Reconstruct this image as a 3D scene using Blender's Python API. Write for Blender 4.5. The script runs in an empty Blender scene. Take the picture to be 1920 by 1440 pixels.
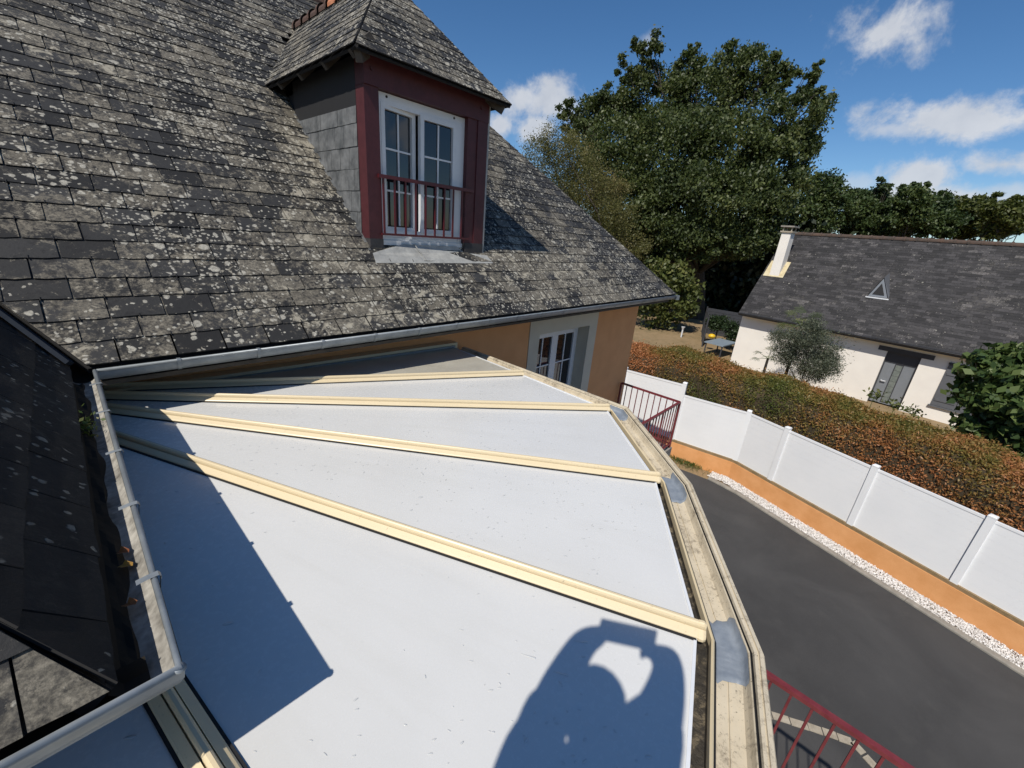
import bpy, math, random
import numpy as np
from mathutils import Vector, Matrix
random.seed(7); RNG = np.random.default_rng(7)
scene = bpy.context.scene
COL = scene.collection
# ------------------------------------------------------------------ camera
F_PX = 765.0
PITCH, ROLL, AZ = math.radians(20.46), math.radians(4.75), math.radians(42.1)
_up = np.array([0, -math.cos(PITCH), -math.sin(PITCH)]); _fw = np.array([0, -math.sin(PITCH), math.cos(PITCH)]); _rt = np.array([1., 0, 0])
_c, _s = math.cos(ROLL), math.sin(ROLL); _R = np.array([[_c, -_s, 0], [_s, _c, 0], [0, 0, 1]])
_up, _fw, _rt = _R @ _up, _R @ _fw, _R @ _rt
CM = np.array([math.cos(AZ) * _fw + math.sin(AZ) * _rt, math.sin(AZ) * _fw - math.cos(AZ) * _rt, _up])
def ray(x, y): return CM @ np.array([(x - 960) / F_PX, (y - 720) / F_PX, 1.0])
def px(P):
    d = CM.T @ np.asarray(P, float); return d[0] / d[2] * F_PX + 960, d[1] / d[2] * F_PX + 720
def onz(x, y, z): d = ray(x, y); return d * (z / d[2])
def onplane(x, y, p0, n): d = ray(x, y); return d * (np.dot(p0, n) / np.dot(d, n))
cd = bpy.data.cameras.new('camera'); cam = bpy.data.objects.new('camera', cd); COL.objects.link(cam)
cd.sensor_width = 36; cd.lens = 36 * F_PX / 1920; cd.clip_start = 0.05; cd.clip_end = 2000
r_, u_, f_ = CM @ [1, 0, 0], CM @ [0, -1, 0], CM @ [0, 0, 1]
cam.matrix_world = Matrix(((r_[0], u_[0], -f_[0], 0), (r_[1], u_[1], -f_[1], 0), (r_[2], u_[2], -f_[2], 0), (0, 0, 0, 1)))
scene.camera = cam
# ------------------------------------------------------------------ light
SUND = Vector((0.79, 0.15, -1.0)).normalized()
sl = bpy.data.lights.new('sun', 'SUN'); sl.energy = 4.6; sl.angle = math.radians(0.53); sl.color = (1.0, 0.94, 0.85)
so = bpy.data.objects.new('sun', sl); COL.objects.link(so); so.rotation_euler = SUND.to_track_quat('-Z', 'Y').to_euler(); so.location = (-20, -4, 30)
vs = scene.view_settings; vs.view_transform = 'Standard'; vs.look = 'None'; vs.exposure = 0.0; vs.gamma = 1
cy = scene.cycles; cy.max_bounces = 6; cy.diffuse_bounces = 3; cy.glossy_bounces = 3; cy.transmission_bounces = 4; cy.caustics_reflective = False; cy.caustics_refractive = False

def N(t, idn, ins=None, **props):
    n = t.nodes.new(idn)
    for k, v in props.items(): setattr(n, k, v)
    for k, v in (ins or {}).items():
        if isinstance(v, bpy.types.NodeSocket): t.links.new(v, n.inputs[k])
        else: n.inputs[k].default_value = v
    return n
def MATH(t, op, a, b=0.0, c=None, clamp=False):
    ins = {0: a, 1: b}
    if c is not None: ins[2] = c
    return N(t, 'ShaderNodeMath', ins, operation=op, use_clamp=clamp).outputs[0]
def VM(t, op, a, b=(0, 0, 0)):
    n = N(t, 'ShaderNodeVectorMath', {0: a, 1: b}, operation=op)
    return n.outputs['Value'] if op in ('DOT_PRODUCT', 'LENGTH') else n.outputs[0]
def RAMP(t, fac, stops, interp='LINEAR'):
    n = N(t, 'ShaderNodeValToRGB', {0: fac}); cr = n.color_ramp; cr.interpolation = interp
    while len(cr.elements) > len(stops): cr.elements.remove(cr.elements[-1])
    while len(cr.elements) < len(stops): cr.elements.new(1)
    for e, (p, c) in zip(cr.elements, stops):
        e.position = p; e.color = (*c, 1) if not isinstance(c, (int, float)) else (c, c, c, 1)
    return n.outputs[0]
def MIX(t, fac, a, b, blend='MIX'):
    n = N(t, 'ShaderNodeMix', data_type='RGBA', blend_type=blend)
    for i, v in ((0, fac), (6, a), (7, b)):
        if isinstance(v, bpy.types.NodeSocket): t.links.new(v, n.inputs[i])
        else: n.inputs[i].default_value = v if i == 0 else ((*v, 1) if len(v) == 3 else v)
    return n.outputs[2]
def NOISE(t, vec, scale, detail=4, rough=0.55, dist=0.0):
    n = N(t, 'ShaderNodeTexNoise', {'Scale': scale, 'Detail': detail, 'Roughness': rough, 'Distortion': dist})
    if vec is not None: t.links.new(vec, n.inputs['Vector'])
    return n.outputs[0]

w = bpy.data.worlds.new('World'); scene.world = w; w.use_nodes = True
w.cycles.sampling_method = 'MANUAL'; w.cycles.sample_map_resolution = 256
t = w.node_tree; t.nodes.clear()
sky = N(t, 'ShaderNodeTexSky', sky_type='NISHITA', sun_disc=False, sun_elevation=math.radians(51.2), sun_rotation=math.atan2(-0.79, -0.15),
        altitude=60, air_density=0.9, dust_density=0.25, ozone_density=4.0)
skyc = N(t, 'ShaderNodeHueSaturation', {'Saturation': 1.19, 'Value': 1.0, 'Color': sky.outputs[0]}).outputs[0]
tc = N(t, 'ShaderNodeTexCoord'); gv = VM(t, 'NORMALIZE', tc.outputs['Generated'])
nz1 = NOISE(t, gv, 9.0, 10, 0.62, 0.3); nz2 = NOISE(t, gv, 30.0, 6, 0.65)
nz = MATH(t, 'ADD', MATH(t, 'MULTIPLY', nz1, 0.75), MATH(t, 'MULTIPLY', nz2, 0.25))
# clouds: (pixel x, y, half width, half height, density) seen from the photograph; further ones round the horizon
CL = [(1650, 62, 120, 62, 1.0), (1775, 222, 175, 48, 1.0), (1690, 240, 90, 22, .7), (1880, 308, 100, 30, .95), (1720, 332, 95, 44, 1.0), (1740, 372, 220, 40, .95),
      (1010, 190, 105, 42, .9), (1000, 245, 60, 42, 1.1), (935, 238, 40, 28, .95), (1215, 75, 34, 26, .5), (1890, 360, 120, 25, .6), (1600, 345, 90, 26, .5)]
blobs = []
for x, y, a, b, s in CL:
    c = ray(x, y); L = np.linalg.norm(c); c = c / L
    t1 = CM @ [1, 0, 0]; t1 = t1 - c * np.dot(t1, c); t1 /= np.linalg.norm(t1); t2 = np.cross(c, t1)
    blobs.append((c, t1, t2, a / F_PX / L, b / F_PX / L / 0.95, s))
for az, el, a, b in [(95, 14, .25, .07), (140, 22, .2, .08), (185, 12, .3, .06), (230, 25, .22, .08), (265, 11, .2, .05), (300, 20, .25, .08), (330, 10, .3, .06),]:
    A_, E_ = math.radians(az), math.radians(el)
    c = np.array([math.cos(A_) * math.cos(E_), math.sin(A_) * math.cos(E_), math.sin(E_)]); t1 = np.array([-math.sin(A_), math.cos(A_), 0]); blobs.append((c, t1, np.cross(c, t1), a, b, .9))
acc = None
for c, t1, t2, a, b, s in blobs:
    dc = VM(t, 'DOT_PRODUCT', gv, tuple(c)); dcs = MATH(t, 'MAXIMUM', dc, 0.05)
    X = MATH(t, 'DIVIDE', VM(t, 'DOT_PRODUCT', gv, tuple(t1)), MATH(t, 'MULTIPLY', dcs, float(a)))
    Y = MATH(t, 'DIVIDE', VM(t, 'DOT_PRODUCT', gv, tuple(t2)), MATH(t, 'MULTIPLY', dcs, float(b)))
    q = MATH(t, 'SQRT', MATH(t, 'ADD', MATH(t, 'MULTIPLY', X, X), MATH(t, 'MULTIPLY', Y, Y)))
    v = MATH(t, 'ADD', MATH(t, 'SUBTRACT', 1.0, q), MATH(t, 'MULTIPLY', MATH(t, 'SUBTRACT', nz, 0.5), 3.3))
    m = MATH(t, 'MULTIPLY', N(t, 'ShaderNodeMapRange', {0: v, 1: 0.08, 2: .85, 3: 0.0, 4: float(s) * .95}, interpolation_type='SMOOTHSTEP').outputs[0], MATH(t, 'GREATER_THAN', dc, 0.1))
    acc = m if acc is None else MATH(t, 'MAXIMUM', acc, m)
acc = MATH(t, 'MINIMUM', acc, 0.86)
ccol = MIX(t, NOISE(t, gv, 14.0, 5), (4.2, 4.6, 5.3), (8.4, 8.4, 8.5))
wc = MIX(t, acc, skyc, ccol)
bg = N(t, 'ShaderNodeBackground', {'Color': wc, 'Strength': 0.103}); N(t, 'ShaderNodeOutputWorld', {0: bg.outputs[0]})

# ------------------------------------------------------------------ helpers
W = {}
def put(o, parent=None, mw=None):
    COL.objects.link(o); mw = mw or Matrix.Identity(4)
    if parent is not None: o.parent = parent; o.matrix_parent_inverse = W[parent.as_pointer()].inverted()
    o.matrix_basis = mw; W[o.as_pointer()] = mw; return o
def tag(o, label=None, cat=None, group=None, kind=None):
    if label: o['label'] = label
    if cat: o['category'] = cat
    if group: o['group'] = group
    if kind: o['kind'] = kind
    return o
def empty(name, loc, label, cat, group=None):
    o = bpy.data.objects.new(name, None); o.empty_display_size = .2
    put(o, None, Matrix.Translation(Vector(loc))); return tag(o, label, cat, group)
def nrm(v): v = np.asarray(v, float); return v / np.linalg.norm(v)
class MB:
    def __init__(s): s.v = []; s.f = []; s.m = []; s.mi = 0; s.r = []; s.cur = 0.0
    def add(s, vs, fs):
        b = len(s.v); s.v += [tuple(map(float, p)) for p in vs]; s.f += [tuple(b + i for i in f) for f in fs]; s.m += [s.mi] * len(fs); s.r += [s.cur] * len(vs); return s
    def box(s, lo, hi):
        (a, b, c), (d, e, f) = lo, hi
        return s.add([(a, b, c), (d, b, c), (d, e, c), (a, e, c), (a, b, f), (d, b, f), (d, e, f), (a, e, f)],
                     [(0, 3, 2, 1), (4, 5, 6, 7), (0, 1, 5, 4), (1, 2, 6, 5), (2, 3, 7, 6), (3, 0, 4, 7)])
    def obox(s, c, ax, ay, az):      # centre and three half axes
        c, ax, ay, az = map(lambda q: np.asarray(q, float), (c, ax, ay, az))
        P = [c + i * ax + j * ay + k * az for k in (-1, 1) for i, j in ((-1, -1), (1, -1), (1, 1), (-1, 1))]
        return s.add(P, [(0, 3, 2, 1), (4, 5, 6, 7), (0, 1, 5, 4), (1, 2, 6, 5), (2, 3, 7, 6), (3, 0, 4, 7)])
    def bar(s, a, b, w, h, up=(0, 0, 1)):
        a, b = np.asarray(a, float), np.asarray(b, float); d = b - a; L = np.linalg.norm(d); d = d / L
        x = np.cross(d, up); x = nrm(x) if np.linalg.norm(x) > 1e-6 else np.array([1., 0, 0]); z = np.cross(x, d)
        return s.obox((a + b) / 2, d * L / 2, x * w / 2, z * h / 2)
    def slab(s, poly, n, t):         # polygon (3D points) extruded along -n by t
        P = [np.asarray(p, float) for p in poly]; k = len(P); n = np.asarray(n, float)
        return s.add(P + [p - n * t for p in P], [tuple(range(k)), tuple(range(2 * k - 1, k - 1, -1))] + [(i, k + i, k + (i + 1) % k, (i + 1) % k) for i in range(k)])
    def tube(s, path, rad, sides=8, cap=True):
        path = [np.asarray(p, float) for p in path]; n = len(path); rad = rad if hasattr(rad, '__len__') else [rad] * n
        b = []; prev = None
        for i in range(n):
            d = nrm(path[min(i + 1, n - 1)] - path[max(i - 1, 0)])
            if prev is None: prev = np.cross(d, (0, 0, 1)) if abs(d[2]) < .95 else np.cross(d, (1, 0, 0))
            x = nrm(prev - d * np.dot(prev, d)); y = np.cross(d, x); prev = x
            b += [path[i] + rad[i] * (math.cos(2 * math.pi * k / sides) * x + math.sin(2 * math.pi * k / sides) * y) for k in range(sides)]
        F = [(i * sides + k, i * sides + (k + 1) % sides, (i + 1) * sides + (k + 1) % sides, (i + 1) * sides + k) for i in range(n - 1) for k in range(sides)]
        if cap: F += [tuple(range(sides - 1, -1, -1)), tuple((n - 1) * sides + k for k in range(sides))]
        return s.add(b, F)
    def loft(s, rings, closed=False, cap=False):
        n = len(rings[0]); V = [p for r in rings for p in r]; m = n if closed else n - 1
        F = [(i * n + k, i * n + (k + 1) % n, (i + 1) * n + (k + 1) % n, (i + 1) * n + k) for i in range(len(rings) - 1) for k in range(m)]
        if cap: F += [tuple(range(n - 1, -1, -1)), tuple((len(rings) - 1) * n + k for k in range(n))]
        return s.add(V, F)
    def mesh(s, name, mats, smooth=False):
        me = bpy.data.meshes.new(name); me.from_pydata(s.v, [], s.f)
        mats = mats if isinstance(mats, (list, tuple)) else [mats]
        for m in mats: me.materials.append(m)
        if len(mats) > 1: me.polygons.foreach_set('material_index', s.m)
        if any(s.r): a = me.attributes.new('rnd', 'FLOAT', 'POINT'); a.data.foreach_set('value', s.r)
        if smooth: me.polygons.foreach_set('use_smooth', [True] * len(me.polygons))
        me.update(); return me
    def build(s, name, mats, parent=None, smooth=False, mw=None):
        return put(bpy.data.objects.new(name, s.mesh(name, mats, smooth)), parent, mw)
def fastquads(name, co, mat, parent=None, rnd=None, mw=None):
    n = len(co) // 4; me = bpy.data.meshes.new(name); me.vertices.add(4 * n); me.vertices.foreach_set('co', co.astype(np.float32).ravel())
    me.loops.add(4 * n); me.loops.foreach_set('vertex_index', np.arange(4 * n, dtype=np.int32)); me.polygons.add(n)
    me.polygons.foreach_set('loop_start', np.arange(0, 4 * n, 4, dtype=np.int32)); me.update(calc_edges=True)
    if rnd is not None: a = me.attributes.new('rnd', 'FLOAT', 'POINT'); a.data.foreach_set('value', np.repeat(rnd, 4).astype(np.float32))
    me.materials.append(mat); return put(bpy.data.objects.new(name, me), parent, mw)
def leafquads(C, size, asp=0.5, up=0.0, rng=RNG, axis=None):
    n = len(C); a = rng.normal(size=(n, 3)); a[:, 2] -= up
    if axis is not None: a = a * .5 + axis
    a /= np.linalg.norm(a, axis=1)[:, None]; b = rng.normal(size=(n, 3)); b[:, 2] += 0.4
    nn = np.cross(a, b); nn /= np.linalg.norm(nn, axis=1)[:, None]; b = np.cross(nn, a)
    s = (size * rng.uniform(.65, 1.25, n))[:, None]
    fold = nn * s * 0.18
    co = np.empty((n, 4, 3)); co[:, 0] = C - a * s; co[:, 1] = C + b * s * asp + fold; co[:, 2] = C + a * s; co[:, 3] = C - b * s * asp + fold
    return co.reshape(-1, 3)

# ------------------------------------------------------------------ materials
def newmat(name):
    m = bpy.data.materials.new(name); m.use_nodes = True; m.node_tree.nodes.clear(); return m, m.node_tree
def finish(t, col, rough=.6, bump=None, bstr=.3, bdist=.01, **kw):
    b = N(t, 'ShaderNodeBsdfPrincipled')
    for k, v in {'Base Color': col, 'Roughness': rough, **kw}.items():
        if isinstance(v, bpy.types.NodeSocket): t.links.new(v, b.inputs[k])
        else: b.inputs[k].default_value = (*v, 1) if isinstance(v, tuple) and len(v) == 3 else v
    if bump is not None: t.links.new(N(t, 'ShaderNodeBump', {'Height': bump, 'Strength': bstr, 'Distance': bdist}).outputs[0], b.inputs['Normal'])
    N(t, 'ShaderNodeOutputMaterial', {0: b.outputs[0]}); return b
def simple(name, c1, c2=None, scale=8, rough=.6, bstr=.15, fine=60, **kw):
    m, t = newmat(name); c2 = c2 or tuple(x * .8 for x in c1)
    P = N(t, 'ShaderNodeNewGeometry').outputs['Position']
    n1 = NOISE(t, P, scale, 5); n2 = NOISE(t, P, fine, 3)
    f = RAMP(t, MATH(t, 'ADD', MATH(t, 'MULTIPLY', n1, .7), MATH(t, 'MULTIPLY', n2, .3)), [(.35, 0), (.65, 1)])
    finish(t, MIX(t, f, c1, c2), rough, n2, bstr, .004, **kw); return m
def rnd_socket(t):
    a = N(t, 'ShaderNodeAttribute', attribute_name='rnd').outputs['Fac']; o = N(t, 'ShaderNodeObjectInfo').outputs['Random']
    return MATH(t, 'FRACT', MATH(t, 'ADD', a, o))
def slate_mat(name, film=1.0, spots=1.0, white=1.0, tint=(1, 1, 1), dark=1.0, filmc=(.185, .166, .130), covr=(.36, .62)):
    m, t = newmat(name); P = N(t, 'ShaderNodeNewGeometry').outputs['Position']; r = rnd_socket(t)
    r2 = MATH(t, 'FRACT', MATH(t, 'MULTIPLY', r, 17.31)); r3 = MATH(t, 'FRACT', MATH(t, 'MULTIPLY', r, 41.7))
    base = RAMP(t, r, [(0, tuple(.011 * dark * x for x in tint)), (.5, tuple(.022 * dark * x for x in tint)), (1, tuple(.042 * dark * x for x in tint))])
    nb = NOISE(t, P, 9, 6, .65); base = MIX(t, MATH(t, 'MULTIPLY', nb, .4), base, (.03, .031, .033))
    big = NOISE(t, P, .75, 3); med = NOISE(t, P, 4.2, 7, .68, .35); fine = NOISE(t, P, 38, 6, .72); fine2 = NOISE(t, P, 120, 3, .7)
    # grey tan lichen film: some slates nearly covered, some bare
    cov = MATH(t, 'ADD', MATH(t, 'MULTIPLY', MATH(t, 'SUBTRACT', r2, covr[0]), covr[1]), MATH(t, 'MULTIPLY', MATH(t, 'SUBTRACT', big, .49), 1.4))
    fine1 = NOISE(t, P, 24, 9, .78, .3)
    fm = MATH(t, 'ADD', cov, MATH(t, 'ADD', MATH(t, 'MULTIPLY', MATH(t, 'SUBTRACT', med, .5), 1.7), MATH(t, 'MULTIPLY', MATH(t, 'SUBTRACT', fine1, .5), 2.6)))
    fm = N(t, 'ShaderNodeMapRange', {0: fm, 1: -.05, 2: .30, 3: 0.0, 4: .95 * film}, interpolation_type='SMOOTHSTEP').outputs[0]
    fc = MIX(t, RAMP(t, fine, [(.28, 0), (.72, 1)]), tuple(c * .22 for c in filmc), tuple(c * 1.85 for c in filmc)); fc = MIX(t, MATH(t, 'MULTIPLY', r3, .35), fc, tuple(c * .8 for c in filmc))
    gr = NOISE(t, P, 75, 5, .75); fm = MATH(t, 'MULTIPLY', fm, RAMP(t, gr, [(.36, .30), (.58, 1)]))
    c = MIX(t, fm, base, fc)
    c = MIX(t, RAMP(t, NOISE(t, P, 13, 6, .7), [(.52, 0), (.64, .85)]), c, (.016, .016, .017))
    # pale crusts: round spots of several sizes
    dv = N(t, 'ShaderNodeTexNoise', {'Scale': 30.0, 'Detail': 3.0, 'Vector': P}).outputs['Color']
    mus = VM(t, 'MULTIPLY', VM(t, 'SUBTRACT', dv, (.5, .5, .5)), (.03, .03, .03)); Pd = VM(t, 'ADD', P, mus)
    tot = None
    for scl, rad, thr in ((7.0, .26, .52), (15.0, .34, .70), (34.0, .40, .80)):
        v = N(t, 'ShaderNodeTexVoronoi', {'Scale': scl, 'Vector': Pd, 'Randomness': 1.0})
        vr = N(t, 'ShaderNodeSeparateColor', {0: v.outputs['Color']}).outputs[0]
        on = MATH(t, 'GREATER_THAN', MATH(t, 'ADD', vr, MATH(t, 'MULTIPLY', MATH(t, 'SUBTRACT', NOISE(t, P, 1.3, 3), .5), 1.9 * spots)), 1.02 - .42 * spots * thr)
        d = N(t, 'ShaderNodeMapRange', {0: v.outputs['Distance'], 1: rad * .75, 2: rad, 3: 1.0, 4: 0.0}).outputs[0]
        k = MATH(t, 'MULTIPLY', d, on); tot = k if tot is None else MATH(t, 'MAXIMUM', tot, k)
    tot = MATH(t, 'MULTIPLY', tot, RAMP(t, fine, [(.3, .35), (.6, 1)]))
    wc = MIX(t, fine2, tuple(x * white for x in (.33, .31, .25)), tuple(x * white for x in (.60, .575, .50)))
    c = MIX(t, MATH(t, 'MULTIPLY', tot, .9), c, wc)
    cr = MATH(t, 'ADD', NOISE(t, P, 6.5, 9, .74, .5), MATH(t, 'MULTIPLY', MATH(t, 'SUBTRACT', big, .5), .35))
    c = MIX(t, MATH(t, 'MULTIPLY', RAMP(t, cr, [(.575, 0), (.63, 1)]), .85 * min(1.0, spots)), c, tuple(x * 2.35 * white for x in (.150, .137, .108)))
    h = MATH(t, 'ADD', MATH(t, 'MULTIPLY', med, .5), MATH(t, 'ADD', MATH(t, 'MULTIPLY', fine, .35), MATH(t, 'MULTIPLY', tot, .3)))
    finish(t, c, .72, h, .55, .012, **{'Specular IOR Level': .3}); return m
def leaf_mat(name, stops, trans=.22, rough=.5, big=None):
    m, t = newmat(name); a = N(t, 'ShaderNodeAttribute', attribute_name='rnd').outputs['Fac']
    if big:
        P = N(t, 'ShaderNodeNewGeometry').outputs['Position']; n = NOISE(t, P, big[0], 4)
        a = MATH(t, 'ADD', MATH(t, 'MULTIPLY', a, 1 - big[1]), MATH(t, 'MULTIPLY', N(t, 'ShaderNodeMapRange', {0: n, 1: .3, 2: .7}).outputs[0], big[1]))
    c = RAMP(t, a, stops)
    b = N(t, 'ShaderNodeBsdfPrincipled', {'Base Color': c, 'Roughness': rough, 'Specular IOR Level': .35})
    tr = N(t, 'ShaderNodeBsdfTranslucent', {'Color': MIX(t, .5, c, (.12, .2, .02), 'SCREEN')})
    mx = N(t, 'ShaderNodeMixShader', {0: trans, 1: b.outputs[0], 2: tr.outputs[0]}); N(t, 'ShaderNodeOutputMaterial', {0: mx.outputs[0]}); return m
M = {}
M['slate'] = slate_mat('slate_lichen')
M['slate_dormer'] = slate_mat('slate_dormer', film=1.05, spots=1.05)
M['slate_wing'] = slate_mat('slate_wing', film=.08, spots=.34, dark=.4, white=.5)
M['slate_hip'] = slate_mat('slate_hip', film=.9, spots=.6)
M['slate_cheek'] = simple('slate_cheek', (.185, .19, .19), (.055, .06, .063), 5, .5, .1, 22)
M['slate_edge'] = simple('slate_edge', (.014, .014, .015), (.008, .008, .009), 20, .8)
M['slate_far'] = slate_mat('slate_far', film=.60, spots=.10, white=.7, dark=1.5, tint=(1, .93, .95), filmc=(.19, .175, .165), covr=(.93, 2.2))
M['batten'] = simple('roof_underlay', (.008, .008, .009), rough=.9)
M['zinc'] = simple('zinc', (.29, .32, .34), (.19, .215, .235), 7, .42, .06, 40, Metallic=.25)
M['zinc_old'] = simple('zinc_weathered', (.40, .40, .375), (.25, .25, .24), 9, .6, .1, 50)
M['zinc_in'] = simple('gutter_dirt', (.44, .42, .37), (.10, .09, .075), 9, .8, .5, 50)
M['shaded_zinc'] = simple('valley_zinc_shaded', (.030, .036, .048), (.02, .025, .034), 6, 1.0, **{'Specular IOR Level': 0.0})  # valley strip colour, darkened to stand for its shade
M['oxblood'] = simple('oxblood_paint', (.078, .016, .020), (.055, .010, .013), 10, .55, .25, 35)
M['redpaint'] = simple('red_metal_paint', (.095, .010, .015), (.07, .008, .011), 20, .4, .05, 50)
M['railred'] = simple('faded_red_rail', (.19, .035, .04), (.13, .02, .025), 12, .45, .1, 50)
M['pvc'] = simple('white_pvc', (.72, .735, .75), (.64, .66, .68), 3, .35, .02, 40)
M['fencew'] = simple('white_fence', (.80, .805, .81), (.75, .76, .77), 1.2, .42, .04, 55)
M['greyseal'] = simple('grey_plinth', (.055, .05, .05), (.03, .03, .03), 12, .7)
M['orange'] = simple('orange_render', (.72, .36, .16), (.64, .31, .13), 3, .9, .5, 110)
M['orangelow'] = simple('orange_render_wall', (.74, .37, .155), (.62, .285, .10), 2.4, .9, .5, 90)
M['surround'] = simple('grey_surround', (.60, .55, .44), (.55, .50, .40), 3, .9, .4, 110)
M['whitewall'] = simple('white_render', (.80, .76, .69), (.74, .70, .64), 1.5, .9, .4, 80)
M['black'] = simple('black_rubber', (.012, .012, .013), rough=.7)
M['clay'] = simple('brown_clay_tile', (.10, .052, .036), (.045, .03, .025), 9, .85, .5, 40)
M['clayfar'] = simple('old_ridge_tile', (.10, .06, .042), (.045, .038, .032), 5, .9, .5, 30)
M['claylight'] = simple('orange_clay_tile', (.52, .22, .11), (.38, .14, .07), 9, .85, .3, 40)
M['wood'] = simple('grey_wood', (.09, .075, .06), (.045, .038, .03), 12, .8)
M['anthra'] = simple('anthracite', (.05, .052, .06), (.042, .044, .05), 6, .5)
M['doorgrey'] = simple('door_grey', (.20, .215, .235), (.18, .195, .21), 6, .4)
M['shutter'] = simple('shutter_grey', (.11, .115, .125), (.095, .10, .11), 6, .5)
M['concrete'] = simple('concrete', (.30, .275, .235), (.19, .175, .15), 7, .9, .5, 60)
M['stonepaver'] = simple('pale_paver', (.42, .37, .29), (.28, .24, .18), 9, .9, .5, 60)
M['flash'] = simple('lichen_flashing', (.62, .55, .36), (.45, .36, .20), 4, .8)
M['bark'] = simple('bark', (.07, .058, .045), (.03, .025, .02), 6, .9, .6, 25)
M['skin'] = simple('skin', (.48, .27, .19), (.44, .24, .165), 9, .5, .05, 60)
M['hair'] = simple('dark_hair', (.02, .014, .01), rough=.6)
M['shirt'] = simple('navy_shirt', (.03, .04, .07), (.022, .03, .055), 14, .85, .3, 120)
M['trouser'] = simple('work_trousers', (.06, .06, .06), (.04, .04, .042), 14, .9, .3, 120)
M['shoe'] = simple('shoe', (.02, .02, .02), rough=.6)
M['phoneb'] = simple('phone_body', (.02, .02, .025), rough=.25)
M['litter_shade'] = simple('leaf_litter_and_shade', (.03, .024, .015), (.015, .012, .008), 2, .95, .6, 12)  # leaf litter, dark enough to carry the gutter's shade too
M['table'] = simple('blue_grey_table', (.22, .27, .31), (.18, .22, .26), 5, .5)
M['yellow'] = simple('yellow_plastic', (.75, .48, .02), (.65, .4, .02), 5, .4)
M['stem'] = simple('green_stem', (.09, .12, .04), (.05, .07, .02), 9, .7)

m, t = newmat('white_roof_panel'); P = N(t, 'ShaderNodeNewGeometry').outputs['Position']
n1 = NOISE(t, P, 1.7, 5); n2 = NOISE(t, P, 42, 5, .7); n3 = NOISE(t, P, 260, 2)
c = MIX(t, RAMP(t, n1, [(.3, 0), (.7, 1)]), (.665, .665, .645), (.625, .625, .605)); c = MIX(t, RAMP(t, n2, [(.66, 0), (.76, .18)]), c, (.42, .43, .42))
sp = N(t, 'ShaderNodeSeparateXYZ', {0: P}); dx = MATH(t, 'SUBTRACT', sp.outputs[0], -.558); dy = MATH(t, 'SUBTRACT', sp.outputs[1], 4.261)
an = MATH(t, 'ARCTAN2', dy, dx); rd = MATH(t, 'SQRT', MATH(t, 'ADD', MATH(t, 'MULTIPLY', dx, dx), MATH(t, 'MULTIPLY', dy, dy)))
runs = NOISE(t, N(t, 'ShaderNodeCombineXYZ', {0: MATH(t, 'MULTIPLY', an, 34.0), 1: MATH(t, 'MULTIPLY', rd, 1.3)}).outputs[0], 1.0, 6, .6)
c = MIX(t, RAMP(t, runs, [(.5, 0), (.75, .16)]), c, (.50, .49, .44))
finish(t, c, RAMP(t, n2, [(.35, .20), (.7, .33)]), n3, .03, .002, **{'Specular IOR Level': .5, 'Coat Weight': .35, 'Coat Roughness': .12}); M['panel'] = m
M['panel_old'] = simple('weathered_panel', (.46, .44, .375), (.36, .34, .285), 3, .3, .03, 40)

m, t = newmat('cream_aluminium'); P = N(t, 'ShaderNodeNewGeometry').outputs['Position']
n1 = NOISE(t, P, 3, 5); n2 = NOISE(t, P, 55, 6, .7)
c = MIX(t, n1, (.70, .585, .385), (.64, .53, .34)); c = MIX(t, RAMP(t, n2, [(.62, 0), (.70, .55)]), c, (.25, .21, .14))
finish(t, c, .38, n2, .04, .003); M['cream'] = m
m, t = newmat('dirty_cream_gutter'); P = N(t, 'ShaderNodeNewGeometry').outputs['Position']
n1 = NOISE(t, P, 4, 6, .6); n2 = NOISE(t, P, 34, 7, .75, .5); n3 = NOISE(t, P, 90, 4, .7)
c = MIX(t, RAMP(t, n1, [(.3, 0), (.7, 1)]), (.62, .545, .41), (.50, .43, .31))
c = MIX(t, RAMP(t, MATH(t, 'ADD', MATH(t, 'MULTIPLY', n1, .45), MATH(t, 'MULTIPLY', n2, .6)), [(.535, 0), (.64, .8)]), c, (.19, .155, .11))
c = MIX(t, RAMP(t, n3, [(.62, 0), (.68, .9)]), c, (.07, .058, .04)); finish(t, c, .6, n2, .2, .006); M['gcream'] = m
m, t = newmat('sealed_gutter_tray'); P = N(t, 'ShaderNodeNewGeometry').outputs['Position']
n1 = NOISE(t, P, 22, 7, .7, .6); n2 = NOISE(t, P, 80, 4, .7)
c = RAMP(t, n1, [(.3, (.012, .011, .010)), (.52, (.045, .038, .028)), (.62, (.16, .13, .085)), (.75, (.26, .22, .15))])
finish(t, c, .7, n2, .6, .012); M['tray'] = m
M['seal'] = simple('blue_grey_sealant', (.25, .28, .315), (.175, .205, .245), 16, .45, .8, 26)
m, t = newmat('water'); finish(t, (.56, .57, .565), .04, **{'Specular IOR Level': .6, 'Coat Weight': 1.0, 'Coat Roughness': .02}); M['water'] = m
m, t = newmat('window_glass')
n1 = NOISE(t, N(t, 'ShaderNodeNewGeometry').outputs['Position'], 2.0, 2)
finish(t, (.010, .012, .015), .03, n1, .04, .02, **{'Specular IOR Level': .9}); M['glass'] = m
M['doorglass'] = simple('frosted_glass', (.20, .22, .20), (.12, .14, .13), 9, .3)
m, t = newmat('net_curtain'); finish(t, (.42, .44, .46), .9, NOISE(t, N(t, 'ShaderNodeNewGeometry').outputs['Position'], 40, 2), .4, .01); M['curtain'] = m

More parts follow.
